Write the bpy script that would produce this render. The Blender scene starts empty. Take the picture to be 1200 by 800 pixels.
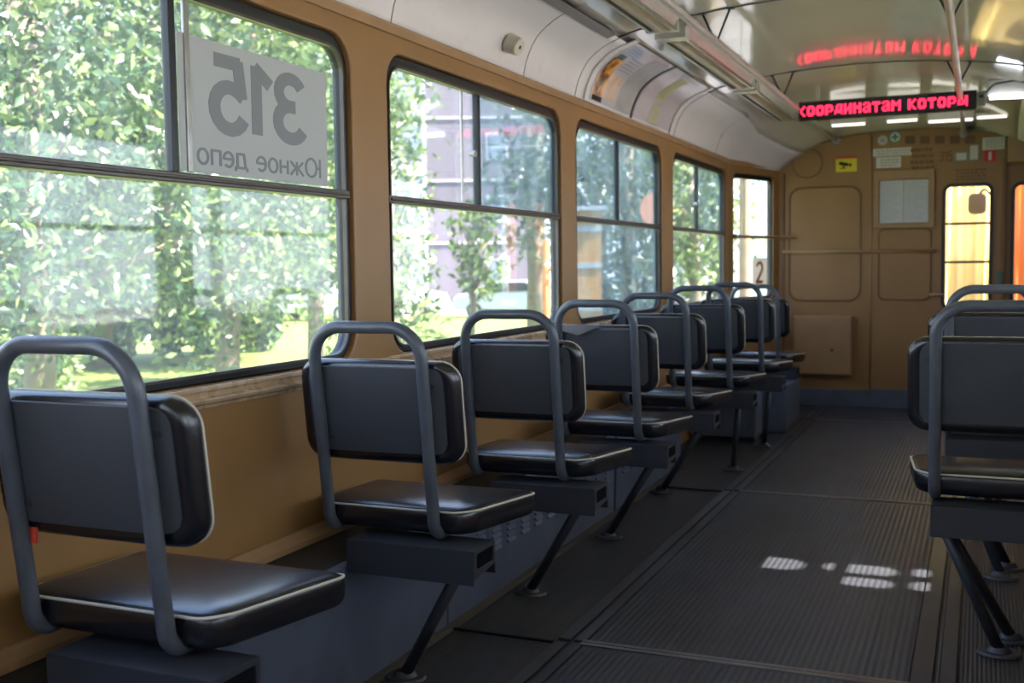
import bpy, bmesh, math, random
from mathutils import Vector, Matrix
import numpy as np

S = bpy.context.scene
COL = S.collection
PI = math.pi

# ------------------------------------------------------------------ camera
cam_d = bpy.data.cameras.new('camera')
cam = bpy.data.objects.new('camera', cam_d)
COL.objects.link(cam)
S.camera = cam
YAW, PITCH, ROLL, FPX, EYE = 0.40804, 0.06932, -0.01348, 1270.0, 1.15
fw = Vector((-math.sin(YAW)*math.cos(PITCH), math.cos(YAW)*math.cos(PITCH), -math.sin(PITCH)))
rt0 = Vector((math.cos(YAW), math.sin(YAW), 0))
up0 = rt0.cross(fw)
rt = rt0*math.cos(ROLL) + up0*math.sin(ROLL)
up = up0*math.cos(ROLL) - rt0*math.sin(ROLL)
mw = Matrix((rt, up, -fw)).transposed().to_4x4()
mw.translation = Vector((0, 0, EYE))
cam.matrix_world = mw
cam_d.sensor_width = 36
cam_d.lens = FPX*36/1200
cam_d.clip_start = 0.02
cam_d.clip_end = 400
cam_d.dof.use_dof = True
cam_d.dof.focus_distance = 2.75
cam_d.dof.aperture_fstop = 38.1/8.5

# ------------------------------------------------------------------ light
wd = bpy.data.worlds.new('sky')
S.world = wd
wd.use_nodes = True
nt = wd.node_tree
bgn = nt.nodes['Background']
tc = nt.nodes.new('ShaderNodeTexCoord')
sx = nt.nodes.new('ShaderNodeSeparateXYZ')
rp = nt.nodes.new('ShaderNodeValToRGB')
nt.links.new(tc.outputs['Generated'], sx.inputs[0])
nt.links.new(sx.outputs['Z'], rp.inputs[0])
rp.color_ramp.elements[0].position = 0.0
rp.color_ramp.elements[0].color = (0.78, 0.88, 1.0, 1)
rp.color_ramp.elements[1].position = 0.8
rp.color_ramp.elements[1].color = (0.30, 0.50, 0.95, 1)
nt.links.new(rp.outputs[0], bgn.inputs[0])
bgn.inputs[1].default_value = 3.2

SUN = Vector((1.0, 0.12, 1.45)).normalized()        # towards the sun
sl = bpy.data.lights.new('sun', 'SUN')
sl.energy = 33.0
sl.color = (1.0, 0.93, 0.80)
sl.angle = math.radians(0.55)
so = bpy.data.objects.new('sun', sl)
COL.objects.link(so)
so.rotation_euler = SUN.to_track_quat('Z', 'Y').to_euler()
so.location = (6, 3, 12)

vs = S.view_settings
vs.view_transform = 'Standard'
vs.look = 'None'
vs.gamma = 1
vs.use_curve_mapping = False
vs.exposure = 0.75

def portal(name, loc, rot, sx_, sy_):
    l = bpy.data.lights.new(name, 'AREA')
    l.shape = 'RECTANGLE'
    l.size, l.size_y = sx_, sy_
    l.cycles.is_portal = True
    o = bpy.data.objects.new(name, l)
    COL.objects.link(o)
    o.location = loc
    o.rotation_euler = rot
    return o

# ------------------------------------------------------------------ materials
MATS = {}
def mat(name, color, rough=0.5, metal=0.0, spec=0.5, bump=0.0, bscale=20.0, var=0.0, vscale=6.0,
        coat=0.0, emit=None, estr=0.0, trans=0.0, stretch=None, rvar=0.0, dark=None, dscale=3.0, damt=0.5):
    m = bpy.data.materials.new(name)
    m.use_nodes = True
    t = m.node_tree
    b = t.nodes['Principled BSDF']
    b.inputs['Base Color'].default_value = (*color, 1)
    b.inputs['Roughness'].default_value = rough
    b.inputs['Metallic'].default_value = metal
    b.inputs['Specular IOR Level'].default_value = spec
    b.inputs['Coat Weight'].default_value = coat
    b.inputs['Transmission Weight'].default_value = trans
    if emit:
        b.inputs['Emission Color'].default_value = (*emit, 1)
        b.inputs['Emission Strength'].default_value = estr
    co = t.nodes.new('ShaderNodeTexCoord')
    mp = t.nodes.new('ShaderNodeMapping')
    t.links.new(co.outputs['Object'], mp.inputs[0])
    if stretch:
        mp.inputs['Scale'].default_value = stretch
    last = None
    if var > 0:
        n = t.nodes.new('ShaderNodeTexNoise')
        n.inputs['Scale'].default_value = vscale
        n.inputs['Detail'].default_value = 5
        t.links.new(mp.outputs[0], n.inputs['Vector'])
        mr = t.nodes.new('ShaderNodeMapRange')
        mr.inputs[1].default_value = 0.3; mr.inputs[2].default_value = 0.7
        mr.inputs[3].default_value = 1-var; mr.inputs[4].default_value = 1+var
        t.links.new(n.outputs['Fac'], mr.inputs[0])
        mx = t.nodes.new('ShaderNodeVectorMath'); mx.operation = 'SCALE'
        mx.inputs[0].default_value = color
        t.links.new(mr.outputs[0], mx.inputs['Scale'])
        last = mx.outputs[0]
    if dark:
        n = t.nodes.new('ShaderNodeTexNoise')
        n.inputs['Scale'].default_value = dscale
        n.inputs['Detail'].default_value = 8
        n.inputs['Roughness'].default_value = 0.7
        t.links.new(mp.outputs[0], n.inputs['Vector'])
        mr = t.nodes.new('ShaderNodeMapRange')
        mr.inputs[1].default_value = 0.55; mr.inputs[2].default_value = 0.72
        mr.inputs[3].default_value = 0; mr.inputs[4].default_value = damt
        t.links.new(n.outputs['Fac'], mr.inputs[0])
        mm = t.nodes.new('ShaderNodeMix'); mm.data_type = 'RGBA'
        t.links.new(mr.outputs[0], mm.inputs['Factor'])
        if last: t.links.new(last, mm.inputs['A'])
        else: mm.inputs['A'].default_value = (*color, 1)
        mm.inputs['B'].default_value = (*dark, 1)
        last = mm.outputs['Result']
    if last:
        t.links.new(last, b.inputs['Base Color'])
    if rvar > 0:
        n = t.nodes.new('ShaderNodeTexNoise')
        n.inputs['Scale'].default_value = vscale*1.7
        t.links.new(mp.outputs[0], n.inputs['Vector'])
        mr = t.nodes.new('ShaderNodeMapRange')
        mr.inputs[1].default_value = 0.3; mr.inputs[2].default_value = 0.7
        mr.inputs[3].default_value = max(0.02, rough-rvar); mr.inputs[4].default_value = rough+rvar
        t.links.new(n.outputs['Fac'], mr.inputs[0])
        t.links.new(mr.outputs[0], b.inputs['Roughness'])
    if bump > 0:
        n = t.nodes.new('ShaderNodeTexNoise')
        n.inputs['Scale'].default_value = bscale
        n.inputs['Detail'].default_value = 6
        t.links.new(mp.outputs[0], n.inputs['Vector'])
        bp = t.nodes.new('ShaderNodeBump')
        bp.inputs['Strength'].default_value = bump
        bp.inputs['Distance'].default_value = 0.01
        t.links.new(n.outputs['Fac'], bp.inputs['Height'])
        t.links.new(bp.outputs[0], b.inputs['Normal'])
    MATS[name] = m
    return m

OCH = mat('ochre_paint', (0.285, 0.150, 0.052), 0.42, bump=0.12, bscale=9, var=0.07, vscale=3, dark=(0.30, 0.16, 0.07), dscale=5, damt=0.35)
OCHL = mat('ochre_trim', (0.33, 0.19, 0.09), 0.40, bump=0.2, bscale=14, var=0.08, vscale=8)
SILLM = mat('sill_paint', (0.42, 0.28, 0.16), 0.28, bump=0.2, bscale=8, var=0.06, vscale=9, rvar=0.08)
COVE = mat('cove_paint', (0.66, 0.62, 0.62), 0.36, bump=0.12, bscale=5, var=0.04, vscale=3, dark=(0.42, 0.36, 0.32), dscale=7, damt=0.25)
CEIL = mat('ceiling_laminate', (0.50, 0.47, 0.38), 0.10, spec=0.7, var=0.05, vscale=2.0, coat=0.4, rvar=0.05, bump=0.05, bscale=2.5)
BLUEG = mat('blue_grey_paint', (0.085, 0.103, 0.150), 0.42, bump=0.15, bscale=14, var=0.12, vscale=7, dark=(0.05, 0.05, 0.055), dscale=6, damt=0.5)
BOARD = mat('grey_board', (0.036, 0.040, 0.048), 0.5, bump=0.06, bscale=30, var=0.08, vscale=10)
TUBE = mat('grey_tube_paint', (0.075, 0.083, 0.100), 0.30, bump=0.1, bscale=40, var=0.1, vscale=20, dark=(0.06, 0.05, 0.05), dscale=22, damt=0.6)
VINYL = mat('black_vinyl', (0.006, 0.006, 0.009), 0.27, spec=0.8, bump=0.10, bscale=9)
PIPE = mat('pale_piping', (0.55, 0.50, 0.42), 0.6)
RUBB = mat('black_rubber', (0.008, 0.009, 0.010), 0.4)
FRAMEM = mat('brown_grey_metal', (0.10, 0.085, 0.07), 0.35, metal=0.5, var=0.15, vscale=15)
ALU = mat('worn_aluminium', (0.42, 0.40, 0.37), 0.32, metal=0.9, var=0.15, vscale=20)
STEEL = mat('rail_steel', (0.42, 0.39, 0.38), 0.30, metal=0.4, var=0.1, vscale=15)
DARKM = mat('dark_metal', (0.035, 0.038, 0.045), 0.4, metal=0.3)
LEGM = mat('leg_paint', (0.030, 0.034, 0.045), 0.45, bump=0.1, bscale=30)
WHITEH = mat('lamp_housing', (0.55, 0.53, 0.48), 0.25, var=0.06)
DIFF = mat('lamp_diffuser', (0.34, 0.26, 0.16), 0.3, var=0.1, vscale=12)
PAPER = mat('notice_paper', (0.52, 0.52, 0.56), 0.6, var=0.05, vscale=20)
WHITE = mat('white_label', (0.60, 0.58, 0.57), 0.5)
INKB = mat('brown_ink', (0.15, 0.075, 0.03), 0.6)
INKG = mat('grey_ink', (0.18, 0.19, 0.21), 0.7)
SIGNM = None
BLACK = mat('black_plastic', (0.006, 0.006, 0.007), 0.25)
LED = mat('red_led', (0.3, 0.0, 0.02), 0.5, emit=(1.0, 0.02, 0.07), estr=2.2)
LAMPON = mat('lit_tube', (0.9, 0.9, 1.0), 0.5, emit=(0.80, 0.86, 1.0), estr=6.0)
YEL = mat('yellow_sticker', (0.72, 0.58, 0.02), 0.5)
REDM = mat('red_sticker', (0.55, 0.02, 0.03), 0.5)
GREEN = mat('green_sticker', (0.02, 0.22, 0.12), 0.5)
GREYC = mat('grey_sticker', (0.35, 0.33, 0.29), 0.5)
PLAST = mat('cream_plastic', (0.50, 0.46, 0.36), 0.35, var=0.05)
OLIVE = mat('olive_print', (0.36, 0.34, 0.17), 0.4)
ADBASE = mat('ad_paper', (0.52, 0.47, 0.50), 0.22)
TAGR = mat('red_tag', (0.6, 0.06, 0.03), 0.5)
BARK = mat('bark', (0.16, 0.13, 0.10), 0.9, bump=0.6, bscale=12, var=0.2)
GRASSM = mat('lawn_green', (0.12, 0.17, 0.025), 0.9, var=0.25, vscale=0.8)
ASPH = mat('asphalt', (0.11, 0.105, 0.11), 0.9, var=0.1)
GLASSD = mat('dark_glass', (0.03, 0.035, 0.05), 0.1)
CARW = mat('white_car_paint', (0.75, 0.76, 0.78), 0.25, coat=0.5)
CARB = mat('grey_car_paint', (0.33, 0.36, 0.42), 0.25, coat=0.5)

def leafmat(name, c1, c2, c3):
    m = bpy.data.materials.new(name); m.use_nodes = True
    t = m.node_tree; b = t.nodes['Principled BSDF']; out = t.nodes['Material Output']
    g = t.nodes.new('ShaderNodeNewGeometry')
    r = t.nodes.new('ShaderNodeValToRGB')
    t.links.new(g.outputs['Random Per Island'], r.inputs[0])
    r.color_ramp.elements[0].color = (*c1, 1)
    r.color_ramp.elements[1].color = (*c3, 1)
    e = r.color_ramp.elements.new(0.55); e.color = (*c2, 1)
    t.links.new(r.outputs[0], b.inputs['Base Color'])
    b.inputs['Roughness'].default_value = 0.35
    b.inputs['Specular IOR Level'].default_value = 0.65
    tr = t.nodes.new('ShaderNodeBsdfTranslucent')
    t.links.new(r.outputs[0], tr.inputs[0])
    mx = t.nodes.new('ShaderNodeMixShader'); mx.inputs[0].default_value = 0.35
    t.links.new(b.outputs[0], mx.inputs[1]); t.links.new(tr.outputs[0], mx.inputs[2])
    t.links.new(mx.outputs[0], out.inputs[0])
    return m
LEAF1 = leafmat('leaf_green', (0.014, 0.040, 0.018), (0.034, 0.085, 0.028), (0.26, 0.34, 0.13))
LEAFD = leafmat('leaf_dark', (0.025, 0.055, 0.035), (0.06, 0.11, 0.06), (0.16, 0.24, 0.12))
LEAF2 = leafmat('leaf_bright', (0.025, 0.062, 0.018), (0.08, 0.15, 0.034), (0.38, 0.45, 0.17))
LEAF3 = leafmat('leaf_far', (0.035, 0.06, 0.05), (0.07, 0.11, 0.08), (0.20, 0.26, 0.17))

def glassmat(name, haze, tint, refl=0.10, hazecol=(0.80, 0.88, 0.90)):
    """dusty window glass: mostly clear, a veil of dust that scatters the light from outside, streaked downwards"""
    m = bpy.data.materials.new(name); m.use_nodes = True
    t = m.node_tree; t.nodes.remove(t.nodes['Principled BSDF']); out = t.nodes['Material Output']
    tr = t.nodes.new('ShaderNodeBsdfTransparent'); tr.inputs[0].default_value = (*tint, 1)
    tl = t.nodes.new('ShaderNodeBsdfTranslucent'); tl.inputs[0].default_value = (*hazecol, 1)
    gl = t.nodes.new('ShaderNodeBsdfGlossy'); gl.inputs['Roughness'].default_value = 0.03
    co = t.nodes.new('ShaderNodeTexCoord'); mp = t.nodes.new('ShaderNodeMapping')
    mp.inputs['Scale'].default_value = (2, 3, 0.9)
    n = t.nodes.new('ShaderNodeTexNoise'); n.inputs['Scale'].default_value = 3; n.inputs['Detail'].default_value = 6
    t.links.new(co.outputs['Object'], mp.inputs[0]); t.links.new(mp.outputs[0], n.inputs['Vector'])
    mr = t.nodes.new('ShaderNodeMapRange')
    mr.inputs[1].default_value = 0.35; mr.inputs[2].default_value = 0.7
    mr.inputs[3].default_value = haze*0.6; mr.inputs[4].default_value = haze*1.7
    t.links.new(n.outputs['Fac'], mr.inputs[0])
    m1 = t.nodes.new('ShaderNodeMixShader')
    t.links.new(mr.outputs[0], m1.inputs[0]); t.links.new(tr.outputs[0], m1.inputs[1]); t.links.new(tl.outputs[0], m1.inputs[2])
    fr = t.nodes.new('ShaderNodeFresnel'); fr.inputs[0].default_value = 1.45
    mu = t.nodes.new('ShaderNodeMath'); mu.operation = 'MULTIPLY'; mu.inputs[1].default_value = refl*6
    t.links.new(fr.outputs[0], mu.inputs[0])
    m2 = t.nodes.new('ShaderNodeMixShader')
    t.links.new(mu.outputs[0], m2.inputs[0]); t.links.new(m1.outputs[0], m2.inputs[1]); t.links.new(gl.outputs[0], m2.inputs[2])
    t.links.new(m2.outputs[0], out.inputs[0])
    return m
GL1 = glassmat('window_glass', 0.035, (0.965, 0.965, 0.965), 0.035, (0.88, 0.88, 0.90))
GL2 = glassmat('sliding_glass_dusty', 0.11, (0.70, 0.75, 0.79), 0.07, (0.74, 0.80, 0.90))
GL0 = glassmat('clear_glass', 0.03, (0.97, 0.98, 0.98), 0.08)

def clothmat(name, c, tl=0.6):
    m = bpy.data.materials.new(name); m.use_nodes = True
    t = m.node_tree; b = t.nodes['Principled BSDF']; out = t.nodes['Material Output']
    b.inputs['Base Color'].default_value = (*c, 1); b.inputs['Roughness'].default_value = 0.9
    tr = t.nodes.new('ShaderNodeBsdfTranslucent'); tr.inputs[0].default_value = (*c, 1)
    mx = t.nodes.new('ShaderNodeMixShader'); mx.inputs[0].default_value = tl
    t.links.new(b.outputs[0], mx.inputs[1]); t.links.new(tr.outputs[0], mx.inputs[2])
    t.links.new(mx.outputs[0], out.inputs[0])
    return m
SIGNM = clothmat('route_sign_card', (0.52, 0.52, 0.52), 0.26)
INKS = mat('sign_ink_showing', (0.22, 0.23, 0.24), 0.7)
CURT = clothmat('tan_curtain_cloth', (0.76, 0.68, 0.55), 0.5)
CABC = clothmat('cream_cab_curtain_cloth', (0.95, 0.84, 0.50), 0.65)
CABO = clothmat('orange_cab_curtain_cloth', (0.80, 0.36, 0.08), 0.6)

def floormat(name, base, pitch, ribbed=True, rough=0.42):
    m = bpy.data.materials.new(name); m.use_nodes = True
    t = m.node_tree; b = t.nodes['Principled BSDF']
    co = t.nodes.new('ShaderNodeTexCoord')
    n = t.nodes.new('ShaderNodeTexNoise'); n.inputs['Scale'].default_value = 2.2; n.inputs['Detail'].default_value = 8; n.inputs['Roughness'].default_value = 0.65
    t.links.new(co.outputs['Object'], n.inputs['Vector'])
    r = t.nodes.new('ShaderNodeValToRGB')
    r.color_ramp.elements[0].position = 0.35; r.color_ramp.elements[0].color = (*[c*0.72 for c in base], 1)
    r.color_ramp.elements[1].position = 0.70; r.color_ramp.elements[1].color = (base[0]*1.4, base[1]*1.35, base[2]*1.25, 1)
    t.links.new(n.outputs['Fac'], r.inputs[0])
    t.links.new(r.outputs[0], b.inputs['Base Color'])
    b.inputs['Roughness'].default_value = rough
    n2 = t.nodes.new('ShaderNodeTexNoise'); n2.inputs['Scale'].default_value = 60
    t.links.new(co.outputs['Object'], n2.inputs['Vector'])
    h = n2.outputs['Fac']
    if ribbed:
        w = t.nodes.new('ShaderNodeTexWave'); w.wave_type = 'BANDS'; w.bands_direction = 'X'
        w.inputs['Scale'].default_value = 0.314/pitch
        t.links.new(co.outputs['Object'], w.inputs['Vector'])
        a = t.nodes.new('ShaderNodeMath'); a.operation = 'MULTIPLY_ADD'; a.inputs[1].default_value = 0.12
        t.links.new(h, a.inputs[0]); t.links.new(w.outputs['Fac'], a.inputs[2]); h = a.outputs[0]
        # dust kept in the grooves between the ribs
        mm = t.nodes.new('ShaderNodeMix'); mm.data_type = 'RGBA'
        mr = t.nodes.new('ShaderNodeMapRange'); mr.inputs[1].default_value = 0.1; mr.inputs[2].default_value = 0.6; mr.inputs[3].default_value = 0.45; mr.inputs[4].default_value = 0.0
        t.links.new(w.outputs['Fac'], mr.inputs[0]); t.links.new(mr.outputs[0], mm.inputs['Factor'])
        t.links.new(r.outputs[0], mm.inputs['A']); mm.inputs['B'].default_value = (base[0]*2.3, base[1]*2.2, base[2]*2.1, 1)
        t.links.new(mm.outputs['Result'], b.inputs['Base Color'])
    bp = t.nodes.new('ShaderNodeBump'); bp.inputs['Strength'].default_value = 0.6; bp.inputs['Distance'].default_value = 0.003
    t.links.new(h, bp.inputs['Height']); t.links.new(bp.outputs[0], b.inputs['Normal'])
    return m
MATM = floormat('ribbed_rubber_mat', (0.036, 0.039, 0.052), 0.021)
SIDEM = floormat('side_floor_rubber', (0.029, 0.028, 0.031), 0.012)

# ------------------------------------------------------------------ mesh helpers
def obj(name, bm, m, parent=None, smooth=False, bevel=0.0, seg=2, auto=None):
    me = bpy.data.meshes.new(name)
    bmesh.ops.recalc_face_normals(bm, faces=bm.faces)
    if smooth or auto:
        for f in bm.faces: f.smooth = True
    bm.to_mesh(me); bm.free()
    if isinstance(m, (list, tuple)):
        for k in m: me.materials.append(k)
    else:
        me.materials.append(m)
    o = bpy.data.objects.new(name, me)
    COL.objects.link(o)
    if auto:
        me.set_sharp_from_angle(angle=math.radians(auto))
    if bevel > 0:
        md = o.modifiers.new('b', 'BEVEL'); md.width = bevel; md.segments = seg; md.limit_method = 'ANGLE'; md.angle_limit = math.radians(40)
    if parent: o.parent = parent
    return o

def thing(name, label, cat, loc=(0, 0, 0), rz=0, group=None):
    o = bpy.data.objects.new(name, None); COL.objects.link(o)
    o.empty_display_size = 0.1
    o.location = loc; o.rotation_euler = (0, 0, rz)
    o['label'] = label; o['category'] = cat
    if group: o['group'] = group
    return o

def tag(o, label, cat, group=None, kind=None):
    o['label'] = label; o['category'] = cat
    if group: o['group'] = group
    if kind: o['kind'] = kind
    return o

def struct(o, label=None, cat=None):
    o['kind'] = 'structure'
    if label: o['label'] = label
    if cat: o['category'] = cat
    return o

def bx(bm, x0, x1, y0, y1, z0, z1, mi=0):
    vs_ = [bm.verts.new((x, y, z)) for z in (z0, z1) for y in (y0, y1) for x in (x0, x1)]
    for q in ((0, 1, 3, 2), (4, 6, 7, 5), (0, 4, 5, 1), (2, 3, 7, 6), (0, 2, 6, 4), (1, 5, 7, 3)):
        f = bm.faces.new([vs_[i] for i in q]); f.material_index = mi
    return bm

def box(name, m, x0, x1, y0, y1, z0, z1, parent=None, bevel=0.0):
    return obj(name, bx(bmesh.new(), x0, x1, y0, y1, z0, z1), m, parent, bevel=bevel)

def fillet(pts, rads, n=7):
    """round the corners of a polyline"""
    pts = [Vector(p) for p in pts]; out = [pts[0]]
    for i in range(1, len(pts)-1):
        a, b, c = pts[i-1], pts[i], pts[i+1]
        r = rads[i-1] if isinstance(rads, (list, tuple)) else rads
        u = (a-b).normalized(); v = (c-b).normalized()
        ang = u.angle(v); d = min(r/math.tan(ang/2), (a-b).length*0.49, (c-b).length*0.49)
        rr = d*math.tan(ang/2)
        cen = b + (u+v).normalized()*(rr/math.sin(ang/2))
        p0, p1 = b+u*d, b+v*d
        e0, e1 = (p0-cen), (p1-cen)
        for k in range(n+1):
            th = e0.angle(e1); f = k/n
            out.append(cen + (e0*math.sin((1-f)*th)+e1*math.sin(f*th))/math.sin(th) if th > 1e-4 else b)
    out.append(pts[-1])
    return out

def sweep(bm, pts, r, n=10, closed=False, flat=1.0):
    pts = [Vector(p) for p in pts]; N = len(pts); rings = []
    def tan(i):
        if closed: return (pts[(i+1) % N]-pts[i-1]).normalized()
        if i == 0: return (pts[1]-pts[0]).normalized()
        if i == N-1: return (pts[-1]-pts[-2]).normalized()
        return (pts[i+1]-pts[i-1]).normalized()
    t = tan(0); ref = Vector((0, 0, 1)) if abs(t.z) < 0.9 else Vector((1, 0, 0))
    u = t.cross(ref).normalized()
    for i in range(N):
        t = tan(i); u = (u - t*u.dot(t)).normalized(); v = t.cross(u)
        rings.append([bm.verts.new(pts[i] + (u*math.cos(a)+v*math.sin(a)*flat)*r) for a in [2*PI*k/n for k in range(n)]])
    for i in range(N if closed else N-1):
        a, b = rings[i], rings[(i+1) % N]
        for k in range(n):
            f = bm.faces.new((a[k], a[(k+1) % n], b[(k+1) % n], b[k])); f.smooth = True
    if not closed:
        bm.faces.new(rings[0][::-1]); bm.faces.new(rings[-1])
    return bm

def cyl(bm, c, axis, r, h, n=20, r2=None):
    """cylinder/cone from c along axis"""
    ax = Vector(axis).normalized(); c = Vector(c)
    ref = Vector((0, 0, 1)) if abs(ax.z) < 0.9 else Vector((1, 0, 0))
    u = ax.cross(ref).normalized(); v = ax.cross(u)
    r2 = r if r2 is None else r2
    A = [bm.verts.new(c+(u*math.cos(2*PI*k/n)+v*math.sin(2*PI*k/n))*r) for k in range(n)]
    B = [bm.verts.new(c+ax*h+(u*math.cos(2*PI*k/n)+v*math.sin(2*PI*k/n))*r2) for k in range(n)]
    for k in range(n): bm.faces.new((A[k], A[(k+1) % n], B[(k+1) % n], B[k]))
    bm.faces.new(A[::-1]); bm.faces.new(B)
    return bm

def rrect(x0, x1, y0, y1, r, n=6):
    """outline of a rounded rectangle, counter-clockwise 2D points"""
    out = []
    for cx, cy, a0 in ((x1-r, y1-r, 0), (x0+r, y1-r, PI/2), (x0+r, y0+r, PI), (x1-r, y0+r, 1.5*PI)):
        for k in range(n+1):
            a = a0+PI/2*k/n
            out.append((cx+r*math.cos(a), cy+r*math.sin(a)))
    return out

def sheet(loops, fn, thick, dirv=None):
    """a flat sheet with holes: loops of 2D points (first the outline), fn maps 2D+depth to 3D"""
    bm = bmesh.new(); edges = []
    for lp in loops:
        v = [bm.verts.new((p[0], p[1], 0)) for p in lp]
        for i in range(len(v)): edges.append(bm.edges.new((v[i], v[(i+1) % len(v)])))
    bmesh.ops.triangle_fill(bm, edges=edges, use_beauty=True, use_dissolve=False)
    front = list(bm.faces)
    r = bmesh.ops.extrude_face_region(bm, geom=front)
    top = {v for v in r['geom'] if isinstance(v, bmesh.types.BMVert)}
    for v in bm.verts:
        v.co = fn(v.co.x, v.co.y, thick if v in top else 0.0)
    return bm

def ringsolid(o_, i_, fn, thick):
    """solid ring between two outlines with the same number of points"""
    bm = bmesh.new(); n = len(o_)
    A = [[bm.verts.new(fn(p[0], p[1], d)) for p in lp] for lp in (o_, i_) for d in (0, thick)]
    for k in range(n):
        j = (k+1) % n
        bm.faces.new((A[0][k], A[0][j], A[2][j], A[2][k]))
        bm.faces.new((A[1][k], A[3][k], A[3][j], A[1][j]))
        bm.faces.new((A[0][k], A[1][k], A[1][j], A[0][j]))
        bm.faces.new((A[2][k], A[2][j], A[3][j], A[3][k]))
    return bm

def pad(outline_fn, rings, fn, crown_h=0.0):
    """cushion: rings of (inset, depth) from the back outline round the edge to the front centre"""
    bm = bmesh.new(); R = []
    for ins, d in rings:
        R.append([bm.verts.new(fn(p[0], p[1], d)) for p in outline_fn(ins)])
    n = len(R[0])
    ins, d = rings[-1]; pts = outline_fn(ins)
    cx = sum(p[0] for p in pts)/n; cy = sum(p[1] for p in pts)/n
    for q, f in enumerate((0.75, 0.5, 0.25, 0.1)):
        R.append([bm.verts.new(fn(cx+(p[0]-cx)*f, cy+(p[1]-cy)*f, d+crown_h*(1-f*f))) for p in pts])
    for a, b in zip(R, R[1:]):
        for k in range(n): bm.faces.new((a[k], a[(k+1) % n], b[(k+1) % n], b[k]))
    bm.faces.new(R[0][::-1])
    bm.faces.new(R[-1])
    return bm

def _arc(cx, cy, rx, ry, a0, a1, n=14):
    return [(cx+rx*math.cos(math.radians(a0+(a1-a0)*k/n)), cy+ry*math.sin(math.radians(a0+(a1-a0)*k/n))) for k in range(n+1)]
GLYPH = {   # advance width, strokes (cap height 1, x-height 0.7)
 '3': (0.62, [_arc(0.29, 0.71, 0.23, 0.21, 155, -80), [(0.20, 0.505), (0.34, 0.505)], _arc(0.29, 0.27, 0.26, 0.24, 80, -155)]),
 '1': (0.50, [[(0.06, 0.74), (0.32, 0.93), (0.32, 0.0)]]),
 '5': (0.62, [[(0.54, 0.93), (0.14, 0.93), (0.09, 0.50)] + _arc(0.29, 0.30, 0.26, 0.29, 125, -155)]),
 '2': (0.60, [_arc(0.28, 0.68, 0.23, 0.25, 165, -35) + [(0.04, 0.03), (0.54, 0.03)]]),
 'Ю': (1.10, [[(0.06, 0), (0.06, 0.96)], [(0.06, 0.48), (0.28, 0.48)], _arc(0.62, 0.48, 0.34, 0.46, 0, 360, 24)]),
 'ж': (0.92, [[(0.42, 0), (0.42, 0.68)], [(0.02, 0), (0.36, 0.36), (0.04, 0.68)], [(0.82, 0), (0.48, 0.36), (0.80, 0.68)]]),
 'н': (0.62, [[(0.06, 0), (0.06, 0.68)], [(0.48, 0), (0.48, 0.68)], [(0.06, 0.35), (0.48, 0.35)]]),
 'о': (0.66, [_arc(0.29, 0.34, 0.24, 0.33, 0, 360, 20)]),
 'е': (0.63, [[(0.06, 0.36), (0.53, 0.36)] + _arc(0.29, 0.34, 0.24, 0.33, 5, 315, 18)]),
 'д': (0.70, [[(0.02, -0.14), (0.02, 0.02), (0.62, 0.02), (0.62, -0.14)], [(0.10, 0.02), (0.18, 0.66), (0.52, 0.66), (0.52, 0.02)]]),
 'п': (0.62, [[(0.06, 0), (0.06, 0.66), (0.48, 0.66), (0.48, 0)]]),
 ' ': (0.42, [])}
def text_mesh(body, size, depth, name='text', bold=0.14):
    """flat lettering drawn with a broad pen, centred on the origin; x right, y up, z = thickness"""
    bm = bmesh.new(); x0 = 0; W = sum(GLYPH[c][0] for c in body); hw = bold/2
    for c in body:
        adv, strokes = GLYPH[c]
        parts_ = []
        for st in strokes:                       # cut at sharp corners, squaring the ends
            Q = [Vector(p) for p in st]; cur = [Q[0]]
            for i in range(1, len(Q)):
                if (Q[i]-cur[-1]).length < 1e-6: continue
                cur.append(Q[i])
                if i < len(Q)-1 and (Q[i+1]-Q[i]).length > 1e-6 and (Q[i]-cur[-2]).angle(Q[i+1]-Q[i]) > 0.6:
                    e = (cur[-1]-cur[-2]).normalized()*hw*0.45
                    parts_.append(cur[:-1]+[cur[-1]+e])
                    cur = [Q[i]-(Q[i+1]-Q[i]).normalized()*hw*0.45]
            parts_.append(cur)
        for si, st in enumerate(parts_):
            dz_ = depth*0.18*si
            P = [Vector((p[0], p[1])) for p in st]; n = len(P); L = []; closed = (P[0]-P[-1]).length < 1e-6
            for i in range(n):
                if closed: t0 = (P[i]-P[i-1 if i else n-2]).normalized(); t1 = (P[i+1 if i < n-1 else 1]-P[i]).normalized()
                else:
                    t0 = (P[i]-P[i-1]).normalized() if i else (P[1]-P[0]).normalized()
                    t1 = (P[i+1]-P[i]).normalized() if i < n-1 else t0
                m = t0+t1
                m = m.normalized() if m.length > 1e-3 else t0
                nn = Vector((-m.y, m.x)); k = hw/max(0.45, nn.dot(Vector((-t0.y, t0.x))))
                L.append([bm.verts.new(((P[i].x+nn.x*k*s_+x0-W/2)*size, (P[i].y+nn.y*k*s_-0.48)*size, z)) for s_ in (1, -1) for z in (-depth-dz_, depth+dz_)])
            for u, v in zip(L, L[1:]):
                bm.faces.new((u[1], u[3], v[3], v[1])); bm.faces.new((u[0], v[0], v[2], u[2]))
                bm.faces.new((u[0], u[1], v[1], v[0])); bm.faces.new((u[2], v[2], v[3], u[3]))
        x0 += adv
    return bm

# ------------------------------------------------------------------ dimensions
XL, XR = -1.75, 0.45
YR, YB, YC = -2.6, 8.20, 8.95          # rear, start of the taper, cab bulkhead
XLB, XRB = -1.50, 0.42
Z0, Z1, ZC = 0.868, 1.844, 1.885       # window opening bottom, top; cornice
XM = (XL+XR)/2

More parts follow.
